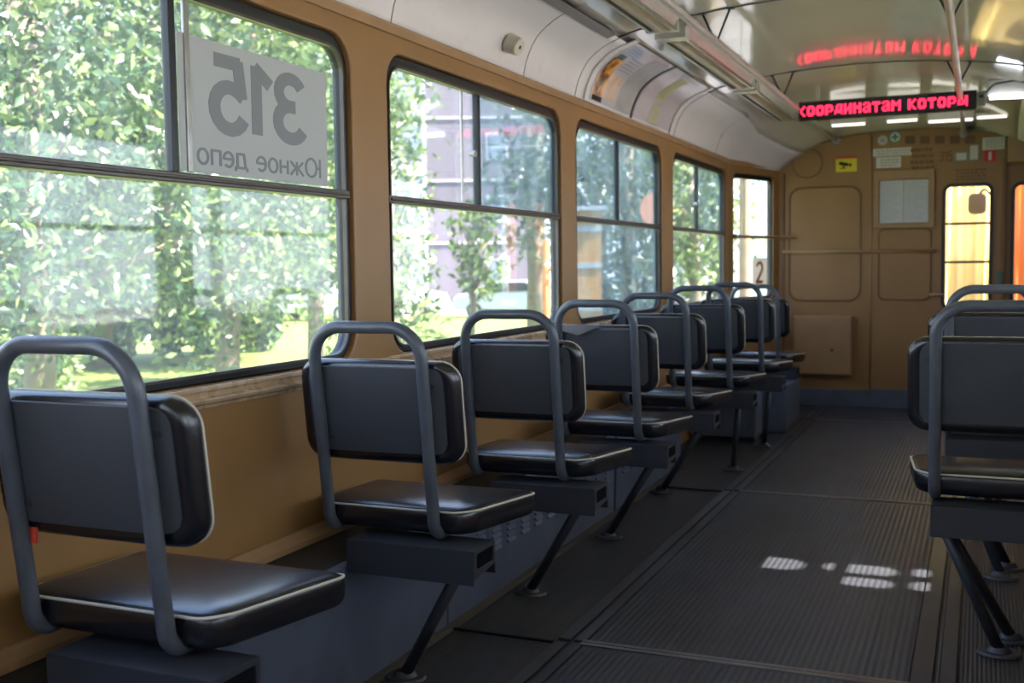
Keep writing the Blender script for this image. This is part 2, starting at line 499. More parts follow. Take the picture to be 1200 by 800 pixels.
def lw(s, z, d=0.0):
    """left wall: s = distance along the car, d = depth outwards"""
    if s <= YB: return Vector((XL-d, s, z))
    k = (XLB-XL)/(YC-YB)
    n = Vector((-1, k, 0)).normalized()
    return Vector((XL+k*(s-YB), s, z)) + n*d

# ================================================================== SETTING
# floor
struct(box('floor', SIDEM, -2.05, 0.70, YR, 11.2, -0.10, -0.004))
bm = bmesh.new()
for a, b in ((YR, 3.02), (3.075, 5.39), (5.435, 8.07), (8.11, YC)):
    bx(bm, -1.085, -0.165, a, b, -0.004, 0.0035)
struct(obj('floor_runner', bm, MATM), 'ribbed grey rubber mat running down the aisle in sections')
# metal strips along and across the aisle
bm = bmesh.new()
for x0, x1 in ((-1.128, -1.092), (-1.180, -1.140), (-0.160, -0.105), (-0.085, -0.045)):
    for a, b in ((YR, 3.03), (3.06, 5.395), (5.43, 8.075), (8.105, YC-0.02)):
        bx(bm, x0, x1, a, b, -0.004, 0.0045)
STRIP = mat('worn_strip', (0.075, 0.074, 0.086), 0.38, metal=0.35, var=0.18, vscale=6, stretch=(3, 0.5, 1))
struct(obj('trim_1', bm, STRIP, bevel=0.001), 'worn metal strips along both sides of the aisle')
bm = bmesh.new()
for y in (3.03, 5.395, 8.075):
    bx(bm, -1.10, -0.16, y-0.006, y+0.012, -0.004, 0.007)
    bx(bm, -1.10, -0.16, y+0.020, y+0.040, -0.004, 0.006)
struct(obj('trim_2', bm, mat('joint_metal', (0.22, 0.21, 0.21), 0.3, metal=0.7, var=0.2), bevel=0.001), 'bright metal threshold strips across the aisle')
bm = bmesh.new()
for y in (3.03, 5.395, 8.075):
    bx(bm, -1.54, -1.18, y-0.004, y+0.010, -0.004, 0.004)
    bx(bm, -0.045, 0.42, y-0.004, y+0.010, -0.004, 0.004)
struct(obj('trim_3', bm, RUBB))

# left wall with window openings
WIN = [(1.28, 2.855), (3.07, 4.646), (4.835, 6.34), (6.59, 8.11), (8.27, 8.86)]
WINR = 0.105
def wall_left():
    lo = [(YR, -0.03), (YB, -0.03), (YB, 1.93), (YR, 1.93)]
    holes = [rrect(a, b, Z0, Z1, WINR) for a, b in WIN[:4]] + [rrect(-0.50, 1.08, Z0, Z1, WINR)] + [rrect(-2.3, -0.7, Z0, Z1, WINR)]
    bm = sheet([lo]+holes, lambda s, z, d: lw(s, z, d), 0.055)
    bm2 = sheet([[(YB, -0.03), (YC+0.02, -0.03), (YC+0.02, 1.93), (YB, 1.93)], rrect(WIN[4][0], WIN[4][1], Z0, Z1-0.01, 0.05)],
                lambda s, z, d: lw(s if s > YB else YB+1e-5, z, d), 0.055)
    me = bpy.data.meshes.new('tmp'); bm2.to_mesh(me); bm.from_mesh(me); bpy.data.meshes.remove(me); bm2.free()
    return struct(obj('wall_left', bm, OCH, bevel=0.006, seg=3))
wall_left()
# cornice strip, sill ledge and skirting strip on the left wall
def strip(name, prof, m, label=None):
    bm = bmesh.new(); ss = [YR, YB, YC]
    rows = [[bm.verts.new(lw(s, z, -d)) for d, z in prof] for s in ss]
    n = len(prof)
    for a, b in zip(rows, rows[1:]):
        for k in range(n): bm.faces.new((a[k], a[(k+1) % n], b[(k+1) % n], b[k]))
    bm.faces.new(rows[0]); bm.faces.new(rows[-1][::-1])
    return struct(obj(name, bm, m, bevel=0.002), label)
strip('trim_4', [(0, 1.897), (0.010, 1.897), (0.012, 1.925), (0.004, 1.934), (0, 1.934)], OCHL, 'pale ochre cornice strip above the left windows')
strip('trim_5', [(0, 0.812), (0.012, 0.812), (0.016, 0.822), (0.030, 0.826), (0.034, 0.836), (0.018, 0.842), (0.018, 0.852), (0.022, 0.858), (0.018, 0.866), (0, 0.867)], SILLM, 'ochre ledge moulding below the left windows')
strip('trim_6', [(0, 0.375), (0.030, 0.375), (0.030, 0.392), (0.012, 0.418), (0, 0.418)], OCHL, 'ochre skirting strip above the heater duct')

# cove + ceiling, tapering and dropping towards the cab
PROF = [(-1.75, 1.930), (-1.746, 1.951), (-1.738, 1.985), (-1.728, 2.012), (-1.708, 2.055), (-1.683, 2.092), (-1.650, 2.122), (-1.612, 2.147), (-1.574, 2.166), (-1.530, 2.182)]
TOP = [(-1.47, 2.200), (-1.36, 2.222), (-1.20, 2.245), (-1.03, 2.262), (-0.85, 2.273), (-0.65, 2.278)]
half = PROF+TOP
full = half + [(2*XM-x, z) for x, z in half[-2::-1]]
def prof_at(y):
    """ceiling profile: constant to y 7.7, then easing into the lower rounder arch of the bulkhead"""
    k = max(0.0, min(1.0, (y-7.6)/(YC-7.6))); k = k*k*(3-2*k)
    xl = lw(y, 0).x; out = []
    for x, z in full:
        tn = (x-XM)/(XM-XL)                       # -1..1
        xc, hw = -0.53, 0.965
        xa = xl+(tn+1)/2*(XR-0.015-xl)
        za = 2.150 - 0.265*(abs(tn)**3.1)
        xs = x
        if x < XM: xs = XM+(x-XM)*(XM-xl)/(XM-XL)
        out.append(Vector((xs*(1-k)+xa*k, y, z*(1-k)+za*k)))
    return out
ncv = len(PROF)
ys = [YR, -1.3, 0, 1.3, 2.2, 3.05, 3.9, 4.8, 5.7, 6.55, 7.1, 7.6, 7.8, 8.0, 8.2, 8.4, 8.6, 8.75, 8.85, YC+0.02]
def loft(name, i0, i1, m, label=None):
    bm = bmesh.new(); rows = []
    for y in ys:
        p = prof_at(y)[i0:i1]
        rows.append([bm.verts.new(q) for q in p])
    for a, b in zip(rows, rows[1:]):
        for k in range(len(a)-1):
            f = bm.faces.new((a[k], b[k], b[k+1], a[k+1])); f.smooth = True
    o = obj(name, bm, m, smooth=True)
    md = o.modifiers.new('s', 'SOLIDIFY'); md.thickness = 0.02
    bbm = prof_at(3)[i0]
    # keep the room side where it is: thickness grows outwards
    md.offset = 1 if o.data.polygons[0].normal.z > 0 else -1
    md.offset = md.offset
    return struct(o, label)
cl = loft('ceiling', ncv-1, len(full)-ncv+1, CEIL, 'glossy cream laminate ceiling')
cvl = loft('wall_left_cove', 0, ncv, COVE, 'off-white curved cove above the left windows')
cvr = loft('wall_right_cove', len(full)-ncv, len(full), COVE)

def seamline(name, y, r, i0, i1, m, drop=0.002):
    bm = bmesh.new()
    c = Vector((XM, y, 1.5))
    P = prof_at(y)[i0:i1]
    P = [p+(c-p).normalized()*drop for p in P]
    Q = []
    for a, b in zip(P, P[1:]):
        Q += [a, (a+b)/2]
    Q.append(P[-1])
    sweep(bm, Q, r, 6)
    return struct(obj(name, bm, m))
SEAM = mat('seam_dark', (0.10, 0.09, 0.07), 0.5)
n_tr = 7
for y in (1.3, 3.05, 4.80, 6.55):
    seamline('trim_%d' % n_tr, y, 0.0045, ncv-1, len(full)-ncv+1, SEAM); n_tr += 1
SEAM2 = mat('seam_cove', (0.22, 0.19, 0.17), 0.6)
for y in (3.10, 4.20, 4.82, 6.60, 7.75):
    seamline('trim_%d' % n_tr, y, 0.0022, 0, ncv+1, SEAM2, 0.0005); n_tr += 1
# long dark slot strip where the cove meets the ceiling
bm = bmesh.new()
P0 = [Vector((-1.555, 0, 2.168)), Vector((-1.515, 0, 2.182))]
n_ = Vector((0.33, 0, -0.94)).normalized()
for y0, y1 in ((3.55, 4.72), (1.7, 2.9)):
    v = []
    for y in (y0, y1):
        for dd in (0.000, 0.007):
            for p in P0: v.append(bm.verts.new(Vector((p.x, y, p.z))+n_*dd))
    for q in ((0, 1, 3, 2), (4, 6, 7, 5), (0, 4, 5, 1), (2, 3, 7, 6), (0, 2, 6, 4), (1, 5, 7, 3)):
        bm.faces.new([v[i] for i in q])
struct(obj('trim_%d' % n_tr, bm, mat('slot_grey', (0.20, 0.18, 0.17), 0.45), bevel=0.002), 'grey ventilation slot strip between cove and ceiling'); n_tr += 1

# rear wall with big window, right wall with windows
bm = sheet([[(XL-0.05, -0.03), (XR+0.05, -0.03), (XR+0.05, 2.3), (XL-0.05, 2.3)], rrect(-1.15, -0.15, 1.20, 1.75, 0.12)],
           lambda s, z, d: Vector((s, YR-d, z)), 0.05)
struct(obj('wall_rear', bm, OCH))
RW = [(-2.3, -0.7), (-0.45, 1.15), (1.30, 2.87), (3.07, 4.64), (4.84, 6.35), (6.59, 7.70)]
bm = sheet([[(YR, -0.03), (YC+0.02, -0.03), (YC+0.02, 1.93), (YR, 1.93)]]+[rrect(a, b, Z0, Z1, WINR) for a, b in RW],
           lambda s, z, d: Vector((XR+d, s, z)), 0.055)
struct(obj('wall_right', bm, OCH))

# ------------------------------------------------------------------ windows of the left wall
def window(n, a, b, div, bar=1.372, r=WINR, z1=Z1, barh=0.013, half_hazy=False, lower=GL1, upper=GL1, lock=None, sash=None, top_frame=0.038):
    root = bpy.data.objects.new('window_%d' % n, None); COL.objects.link(root); struct(root)
    fn = lambda s, z, d: lw(s, z, 0.016+d)
    o_ = rrect(a+0.001, b-0.001, Z0+0.001, z1-0.001, r)
    i_ = rrect(a+0.030, b-0.030, Z0+0.022, z1-top_frame, r-0.025)
    obj('rubber_frame', ringsolid(o_, i_, fn, 0.034), RUBB, root, bevel=0.005)
    # slim metal bead inside the rubber
    o2 = rrect(a+0.027, b-0.027, Z0+0.019, z1-top_frame+0.004, r-0.024); i2 = rrect(a+0.034, b-0.034, Z0+0.026, z1-top_frame-0.004, r-0.03)
    obj('frame_bead', ringsolid(o2, i2, lambda s, z, d: lw(s, z, 0.010+d), 0.012), FRAMEM, root)
    fb = bmesh.new()
    def slab(s0, s1, zz0, zz1, d0, d1):
        v = [fb.verts.new(lw(s, z, d)) for z in (zz0, zz1) for s in (s0, s1) for d in (d0, d1)]
        for q in ((0, 1, 3, 2), (4, 6, 7, 5), (0, 4, 5, 1), (2, 3, 7, 6), (0, 2, 6, 4), (1, 5, 7, 3)):
            fb.faces.new([v[i] for i in q])
    slab(a+0.012, b-0.012, bar-barh, bar+barh, 0.006, 0.042)
    slab(a+0.02, b-0.02, bar-barh*0.3, bar+barh*0.35, 0.000, 0.008)
    obj('cross_bar', fb, FRAMEM, root, bevel=0.003)
    fb = bmesh.new()
    slab(div-0.011, div+0.011, bar+barh, z1-top_frame, 0.014, 0.040)
    obj('mullion', fb, RUBB, root, bevel=0.003)
    # panes
    def pane(nm, s0, s1, zz0, zz1, d, m, rr=0.01):
        return obj(nm, sheet([rrect(s0, s1, zz0, zz1, rr)], lambda s, z, t: lw(s, z, d+t), 0.004), m, root)
    pane('lower_pane', a+0.022, b-0.022, Z0+0.015, bar-barh, 0.034, lower, r-0.03)
    pane('upper_pane', a+0.022, div, bar+barh, z1-0.03, 0.030, upper[0] if isinstance(upper, tuple) else upper)
    pane('upper_pane', div, b-0.022, bar+barh, z1-0.03, 0.036, upper[1] if isinstance(upper, tuple) else upper)
    if sash:
        s0, s1 = sash
        sb = bmesh.new(); fb = sb
        slab(s0, s1, bar+barh+0.004, z1-top_frame-0.004, 0.018, 0.028)
        obj('sash_edge', sb, ALU, root, bevel=0.002)
    if lock:
        s0, z0 = lock
        k = bmesh.new(); cyl(k, lw(s0, z0, 0.022), (1, 0, 0), 0.009, 0.024, 14, 0.012)
        obj('latch_knob', k, ALU, root, smooth=False)
    return root
window(1, *WIN[0], 2.080, sash=(2.128, 2.146), upper=(GL1, GL0))
window(2, *WIN[1], 3.795, sash=(3.652, 3.660), lock=(3.724, 1.574), upper=(GL0, GL2))
window(3, *WIN[2], 5.530, lock=(4.93, 1.56), upper=(GL2, GL2), lower=GL2)
window(4, *WIN[3], 7.28, lock=(7.20, 1.55), upper=(GL1, GL2))
# narrow window in the taper
root = bpy.data.objects.new('window_5', None); COL.objects.link(root); struct(root)
a, b = WIN[4]
fn = lambda s, z, d: lw(s, z, 0.016+d)
obj('rubber_frame', ringsolid(rrect(a+0.001, b-0.001, Z0+0.001, Z1-0.011, 0.05), rrect(a+0.012, b-0.012, Z0+0.02, Z1-0.045, 0.035), fn, 0.03), RUBB, root)
obj('window_pane', sheet([rrect(a+0.01, b-0.01, Z0+0.015, Z1-0.03, 0.03)], lambda s, z, t: lw(s, z, 0.03+t), 0.004), GL1, root)
for s in (8.46, 8.68):
    v = bmesh.new(); sweep(v, [lw(s, 1.37, 0.028), lw(s, 1.80, 0.028)], 0.004, 6)
    obj('thin_mullion', v, ALU, root)

# portals (guide the sky light only)
for a, b in WIN[:4]:
    portal('portal', (XL-0.12, (a+b)/2, (Z0+Z1)/2), (0, -PI/2, 0), Z1-Z0+0.1, b-a+0.1)
portal('portal', (XL-0.12, 0.3, (Z0+Z1)/2), (0, -PI/2, 0), Z1-Z0+0.1, 1.7)
portal('portal', (XL-0.12, -1.5, (Z0+Z1)/2), (0, -PI/2, 0), Z1-Z0+0.1, 1.7)
portal('portal', (-0.65, YR-0.12, 1.4), (PI/2, 0, 0), 1.7, 1.0)

# ------------------------------------------------------------------ cab bulkhead (front wall)
def fr(x, z, d=0.0): return Vector((x, YC+d, z))
arch = [(p.x, p.z) for p in prof_at(YC)]
outer = [(XLB-0.10, -0.03), (XRB+0.10, -0.03), (XRB+0.10, 1.9)] + [(x, z+0.012) for x, z in arch[::-1]] + [(XLB-0.10, 1.88)]
DW = (-0.262, 0.070, 0.78, 1.718)       # cab door window
SW = (0.215, 0.40, 0.78, 1.712)
bm = sheet([outer, rrect(*DW, 0.055), rrect(*SW, 0.055)], lambda x, z, d: fr(x, z, d), 0.04)
struct(obj('wall_front', bm, OCH, bevel=0.003), 'ochre cab bulkhead closing the front of the car')
bm = bmesh.new()
bx(bm, -1.55, -0.79, YC-0.020, YC, 0, 0.135); bx(bm, -0.79, 0.42, YC-0.045, YC, 0, 0.145)
struct(obj('baseboard_front', bm, BLUEG, bevel=0.004), 'blue grey kick strip under the bulkhead')
bm = bmesh.new()
sweep(bm, [fr(-0.79, 0.14, -0.003), fr(-0.79, 2.13, -0.003)], 0.006, 8)
struct(obj('trim_%d' % n_tr, bm, OCHL)); n_tr += 1
def molding(name, pts2, r, m=OCH, y=-0.003, closed=True, label=None):
    bm = bmesh.new(); sweep(bm, [fr(x, z, y) for x, z in pts2], r, 8, closed=closed, flat=0.8)
    return struct(obj(name, bm, m), label)
GROOVE = mat('ochre_groove', (0.19, 0.095, 0.034), 0.4)
molding('trim_%d' % n_tr, rrect(-1.421, -0.872, 0.843, 1.742, 0.09), 0.010, GROOVE, label='rounded pressed panel outline on the bulkhead left'); n_tr += 1
molding('trim_%d' % n_tr, rrect(-0.735, -0.352, 0.848, 1.40, 0.05), 0.008, GROOVE, label='rounded pressed panel outline below the notice frame'); n_tr += 1
molding('trim_%d' % n_tr, [(-1.282+0.115*math.cos(2*PI*k/32), 1.937+0.115*math.sin(2*PI*k/32)) for k in range(32)], 0.006, GROOVE, label='round cover ring high on the bulkhead'); n_tr += 1
molding('trim_%d' % n_tr, [(-1.46, 0.14), (-1.46, 1.86)], 0.008, GROOVE, closed=False); n_tr += 1

# cab door
d = bpy.data.objects.new('door_1', None); COL.objects.link(d); struct(d, 'ochre cab door with a tall barred window')
bm = sheet([rrect(-0.318, 0.142, 0.15, 1.885, 0.015), rrect(*DW, 0.055)], lambda x, z, t: fr(x, z, -0.014+t), 0.014)
obj('door_leaf', bm, OCH, d, bevel=0.003)
obj('rubber_frame', ringsolid(rrect(DW[0]-0.012, DW[1]+0.012, DW[2]-0.012, DW[3]+0.012, 0.065), rrect(DW[0]+0.014, DW[1]-0.014, DW[2]+0.014, DW[3]-0.014, 0.042), lambda x, z, t: fr(x, z, -0.026+t), 0.02), RUBB, d)
bm = bmesh.new()
for z in (1.426, 1.135):
    bx(bm, DW[0], DW[1], YC-0.022, YC-0.008, z-0.009, z+0.009)
obj('window_bar', bm, RUBB, d)
obj('window_pane', sheet([rrect(DW[0]+0.002, DW[1]-0.002, DW[2], DW[3]-0.002, 0.05)], lambda x, z, t: fr(x, z, 0.01+t), 0.004), GL0, d)
bm = bmesh.new(); bx(bm, 0.145, 0.170, YC-0.030, YC, 0.15, 1.90)
obj('door_post', bm, mat('dark_ochre_post', (0.22, 0.115, 0.05), 0.5), d, bevel=0.004)
bm = bmesh.new(); bx(bm, 0.110, 0.150, YC-0.045, YC-0.014, 0.93, 1.06)
obj('door_lock', bm, mat('teal_lock', (0.07, 0.13, 0.12), 0.4), d, bevel=0.004)
w = bpy.data.objects.new('window_6', None); COL.objects.link(w); struct(w)
obj('rubber_frame', ringsolid(rrect(SW[0]-0.012, SW[1]+0.012, SW[2]-0.012, SW[3]+0.012, 0.065), rrect(SW[0]+0.014, SW[1]-0.014, SW[2]+0.014, SW[3]-0.014, 0.042), lambda x, z, t: fr(x, z, -0.026+t), 0.02), RUBB, w)
obj('window_pane', sheet([rrect(SW[0]+0.002, SW[1]-0.002, SW[2], SW[3]-0.002, 0.05)], lambda x, z, t: fr(x, z, 0.01+t), 0.004), GL0, w)

# cab behind: open front and right side, left wall, roof
bm = bmesh.new(); bx(bm, -1.50, -1.45, YC+0.04, 11.0, 0, 2.2)
struct(obj('wall_cab', bm, mat('cab_yellow_paint', (0.62, 0.50, 0.22), 0.5)))
bm = bmesh.new(); bx(bm, -1.5, -0.25, YC+0.04, 10.9, 2.17, 2.20)
struct(obj('ceiling_cab', bm, COVE))
bm = bmesh.new(); bx(bm, -1.5, 0.6, 10.9, 10.95, 0, 0.85)
struct(obj('wall_cab_front', bm, OCH))

# ================================================================== THINGS
# ---- heater duct along the left wall
duct = thing('heater_duct', 'long low blue grey heater duct with louvres along the left wall', 'heater duct')
def ductbody(y0, y1):
    bm = bmesh.new()
    pr = [(-1.749, 0.0), (-1.545, 0.0), (-1.535, 0.362), (-1.545, 0.372), (-1.749, 0.374)]
    A = [bm.verts.new((x, y0, z)) for x, z in pr]; B = [bm.verts.new((x, y1, z)) for x, z in pr]
    for k in range(5): bm.faces.new((A[k], A[(k+1) % 5], B[(k+1) % 5], B[k]))
    bm.faces.new(A[::-1]); bm.faces.new(B)
    for f in bm.faces:
        f.material_index = 0
    bm.faces.ensure_lookup_table()
    bm.faces[3].material_index = 1
    return bm
DTOP = mat('duct_top_black', (0.022, 0.022, 0.024), 0.55, var=0.2)
for y0, y1 in ((YR, 3.02), (3.03, 4.735), (4.765, 5.95)):
    obj('duct_panel', ductbody(y0, y1), [BLUEG, DTOP], duct, bevel=0.003)
bm = bmesh.new()
for y0, cols, rows in ((3.10, 8, 5), (4.20, 4, 5), (4.86, 6, 5)):
    for c in range(cols):
        for r_ in range(rows):
            yy = y0+0.130*c; zz = 0.165+0.0215*r_
            v = [bm.verts.new(p) for p in ((-1.543, yy, zz), (-1.543, yy+0.075, zz), (-1.539, yy+0.075, zz+0.013), (-1.539, yy, zz+0.013),
                                          (-1.530, yy+0.006, zz+0.001), (-1.530, yy+0.069, zz+0.001))]
            bm.faces.new((v[0], v[1], v[5], v[4])); bm.faces.new((v[4], v[5], v[2], v[3]))
            bm.faces.new((v[1], v[2], v[5])); bm.faces.new((v[0], v[4], v[3]))
obj('louvre', bm, BLUEG, duct)
bm = bmesh.new()
for y0 in (2.15, 1.0, 3.0):
    for k in range(4):
        bx(bm, -1.665+0.022*k, -1.655+0.022*k, y0, y0+0.12, 0.3735, 0.3755)
obj('air_slot', bm, BLACK, duct)
bm = bmesh.new(); bx(bm, -1.545, -1.525, YR, 5.95, -0.004, 0.012)
obj('foot_strip', bm, mat('duct_foot', (0.09, 0.075, 0.055), 0.6), duct)

# ---- tram seats
TR = 0.0165
def yl(z): return -(z-0.45)*0.12           # lean of the frame
def seat_outline(ins):
    """top view of the cushion: wider at the front, rounded corners"""
    pts = rrect(-1, 1, 0, 1, 0.14, 7); out = []
    y0, y1 = 0.015+ins, 0.410-ins
    r = 0.055
    base = rrect(-0.25+ins, 0.25-ins, y0, y1, max(0.012, r-ins*0.5), 7)
    for x, y in base:
        t = (y-0.0)/0.4
        out.append((x*(0.935+0.155*t), y))
    return out
def seat_fn(x, y, d):
    z = 0.434+d + 0.016*(abs(x)/0.25)**2.2 - 0.026*(y/0.4) + 0.008
    return Vector((x+0.022, y, z))
def back_outline(ins):
    return rrect(-0.235+ins, 0.235-ins, 0.637+ins, 0.908-ins, max(0.01, 0.055-ins*0.6), 7)
def back_fn(x, z, d):
    t = abs(x)/0.228
    return Vector((x, yl(z)+0.018+d + 0.028*max(0, t-0.35)**1.6, z))
SEATM = {}
def seat_meshes():
    bm = bmesh.new()
    w = 0.159
    top = 0.997
    P = [(w, 0.075, 0.452), (w, yl(0.45), 0.452), (w*1.0, yl(top), top), (-w, yl(top), top), (-w, yl(0.45), 0.452), (-w, 0.075, 0.452)]
    P[1] = (w, 0.0, 0.452); P[4] = (-w, 0.0, 0.452)
    pts = fillet(P, [0.055, 0.085, 0.085, 0.055], 8)
    sweep(bm, pts, TR, 14)
    SEATM['frame'] = bm
    rings = [(0.030, 0.0), (0.012, 0.003), (0.003, 0.012), (0.0, 0.030), (0.001, 0.050), (0.003, 0.060), (0.008, 0.067), (0.02, 0.074), (0.045, 0.081), (0.08, 0.087)]
    SEATM['cush'] = pad(seat_outline, rings, seat_fn, 0.008)
    bm = bmesh.new(); sweep(bm, [seat_fn(x, y, 0.0625) for x, y in seat_outline(0.0025)], 0.0030, 6, closed=True); SEATM['cpipe'] = bm
    rings = [(0.035, 0.002), (0.028, -0.004), (0.012, -0.006), (0.002, 0.002), (-0.002, 0.016), (0.0, 0.030), (0.006, 0.040), (0.02, 0.048), (0.05, 0.055), (0.08, 0.057)]
    SEATM['back'] = pad(back_outline, rings, back_fn)
    bm = bmesh.new(); sweep(bm, [back_fn(x, z, 0.036) for x, z in back_outline(0.002)], 0.0028, 6, closed=True); SEATM['bpipe'] = bm
    # painted board at the back of the backrest, sides folded slightly forward with a crease
    bm = bmesh.new(); rowsz = 1
    out = rrect(-0.202, 0.202, 0.665, 0.892, 0.030, 5)
    def bf(x, z, d):
        fold = max(0.0, abs(x)-0.150)
        return Vector((x, yl(z)+0.010-d*1.0 + fold*0.22 + (0.004 if 0.150 < abs(x) < 0.165 else 0), z))
    bm = bmesh.new()
    xs = [-0.202, -0.197, -0.185, -0.165, -0.155, -0.150, 0.150, 0.155, 0.165, 0.185, 0.197, 0.202]
    cut = {0.202: 0.030, 0.197: 0.015, 0.185: 0.004}
    F, B = [], []
    for x in xs:
        c = cut.get(round(abs(x), 3), 0.0)
        y = 0.017 + max(0, abs(x)-0.150)**1.0*0.30 + (0.003 if 0.152 < abs(x) < 0.160 else 0)
        F.append([bm.verts.new((x, yl(z)+y-0.008, z)) for z in (0.665+c, 0.892-c)])
        B.append([bm.verts.new((x, yl(z)+y+0.006, z)) for z in (0.665+c, 0.892-c)])
    for i in range(len(xs)-1):
        bm.faces.new((F[i][0], F[i+1][0], F[i+1][1], F[i][1]))
        bm.faces.new((B[i][0], B[i][1], B[i+1][1], B[i+1][0]))
        bm.faces.new((F[i][1], F[i+1][1], B[i+1][1], B[i][1]))
        bm.faces.new((F[i][0], B[i][0], B[i+1][0], F[i+1][0]))
    bm.faces.new((F[0][0], F[0][1], B[0][1], B[0][0])); bm.faces.new((F[-1][0], B[-1][0], B[-1][1], F[-1][1]))
    SEATM['board'] = bm
    for q, (x, z) in enumerate(((0.178, 0.845), (-0.178, 0.845), (0.135, 0.70), (-0.135, 0.70))):
        bm = bmesh.new()
        cyl(bm, (x, yl(z)+(0.020 if abs(x) > 0.15 else 0.010), z), (0, -1, 0), 0.006, 0.006, 12)
        SEATM['bolt%d' % q] = bm
    # pressed steel bracket under the seat: an open channel with a cut-out in its aisle end
    bm = bmesh.new()
    x0, x1, y0, y1, z0, z1, t = -0.080, 0.292, -0.050, 0.085, 0.345, 0.434, 0.004
    bx(bm, x0, x1, y0, y0+t, z0, z1)
    bx(bm, x0, x1, y1-t, y1, z0, z1)
    bx(bm, x0, x1, y0, y1, z1-t, z1)
    # aisle end plate with rectangular hole
    lo = [(y0, z0+0.012), (y1, z0+0.028), (y1, z1), (y0, z1)]
    hole = rrect(y0+0.022, y1-0.014, z0+0.038, z1-0.012, 0.006, 3)
    b2 = sheet([lo, hole], lambda a, b, d: Vector((x1-d, a, b)), t)
    me = bpy.data.meshes.new('t'); b2.to_mesh(me); bm.from_mesh(me); bpy.data.meshes.remove(me); b2.free()
    SEATM['bracket'] = bm
seat_meshes()
SD = {k: None for k in SEATM}
def smesh(key, name, m, smooth, root, bevel=0.0, auto=None):
    if SD[key] is None:
        o = obj(name, SEATM[key], m, root, smooth=smooth, bevel=bevel, auto=auto)
        SD[key] = (o.data, bevel)
        return o
    o = bpy.data.objects.new(name, SD[key][0]); COL.objects.link(o); o.parent = root
    if bevel > 0:
        md = o.modifiers.new('b', 'BEVEL'); md.width = bevel; md.segments = 2; md.limit_method = 'ANGLE'; md.angle_limit = math.radians(40)
    return o
def wrinkle(o, amt, seed):
    md = o.modifiers.new('sub', 'SUBSURF'); md.levels = 1; md.render_levels = 1

def seat(x, y, dz, label, group, mirror=1, legs=(('s', -0.02, 0.145),), bracket=True, wr=0.0035):
    root = thing('tram_seat', label, 'seat', (x, y, dz), 0, group)
    fr_ = smesh('frame', 'tube_frame', TUBE, True, root)
    c = smesh('cush', 'seat_cushion', VINYL, True, root); wrinkle(c, wr, 1)
    p = smesh('cpipe', 'piping', PIPE, True, c)
    b = smesh('back', 'backrest_cushion', VINYL, True, root); wrinkle(b, wr, 2)
    smesh('bpipe', 'piping', PIPE, True, b)
    bo = smesh('board', 'back_board', BOARD, False, root, 0.0015)
    for q in range(4): smesh('bolt%d' % q, 'bolt', DARKM, False, bo)
    if bracket:
        k = smesh('bracket', 'bracket', LEGM if mirror < 0 else MATS['blue_grey_dark'], False, root, 0.002)
        k.scale = (mirror, 1, 1)
        if mirror < 0: k.location.x = 0.125
    for kind, lx, ly in legs:
        bm = bmesh.new()
        topx = (0.215 if mirror > 0 else 0.135)*mirror if kind == 's' else 0.20*mirror
        ty = -0.03 if ly < 0.0 else (0.03 if ly < 0.2 else 0.075)
        sweep(bm, [(topx, ty, 0.36), (lx*mirror, ly, -dz+0.008)], 0.0165, 12)
        l = obj('leg', bm, LEGM, root)
        bm = bmesh.new()
        cyl(bm, (lx*mirror, ly, -dz), (0, 0, 1), 0.050, 0.007, 24, 0.046)
        cyl(bm, (lx*mirror, ly, -dz+0.006), (0, 0, 1), 0.030, 0.016, 20, 0.020)
        for v in bm.verts: v.co.x = lx*mirror+(v.co.x-lx*mirror)*1.25
        obj('foot_plate', bm, LEGM, l)
    return root
mat('blue_grey_dark', (0.028, 0.031, 0.040), 0.42, bump=0.1, bscale=14, var=0.12, vscale=7)
XS = -1.42
G1 = 'single seats in the left row'
LS = [
 (-1.465, 1.475, 0.027, 'black vinyl tram seat nearest the camera, beside the window with the 315 sign'),
 (-1.450, 2.465, 0.002, 'second black tram seat from the camera, beside the pillar after the 315 window'),
 (-1.423, 3.32, -0.004, 'third black tram seat in the left row, in front of the louvred duct panel'),
 (-1.413, 4.17, 0.0, 'fourth left tram seat, torn vinyl flap folded over its backrest top'),
 (-1.445, 5.13, 0.002, 'fifth tram seat in the left row, where the heater duct ends'),
 (-1.405, 5.87, 0.02, 'sixth left tram seat, third from the cab bulkhead, on a nearly upright leg'),
 (-1.385, 6.70, 0.022, 'seventh left tram seat, standing before the small grey equipment box'),
 (-1.458, 7.74, -0.012, 'farthest left tram seat, mounted on the tall grey box by the bulkhead')]
seats = []
for i, (x, y, dz, lab) in enumerate(LS):
    if i < 5: lg = (('s', -0.02, 0.145),)
    elif i < 7: lg = (('v', 0.15, 0.12),)
    else: lg = ()
    seats.append(seat(x, y, dz, lab, G1, 1, lg))
G2 = 'single seats in the right row'
seat(0.048, 3.28, 0.028, 'nearest black tram seat of the right row, cut by the picture edge', G2, -1, (('s', -0.02, 0.13), ('s', -0.055, 0.27)))
seat(0.055, 4.42, 0.045, 'middle tram seat of the right row, its handle showing above the nearest one', G2, -1, (('s', -0.03, -0.17), ('s', -0.055, -0.03)))
seat(0.048, 5.28, 0.028, 'farthest tram seat of the right row, mostly hidden behind two others', G2, -1, (('s', -0.02, 0.13), ('s', -0.055, 0.27)))
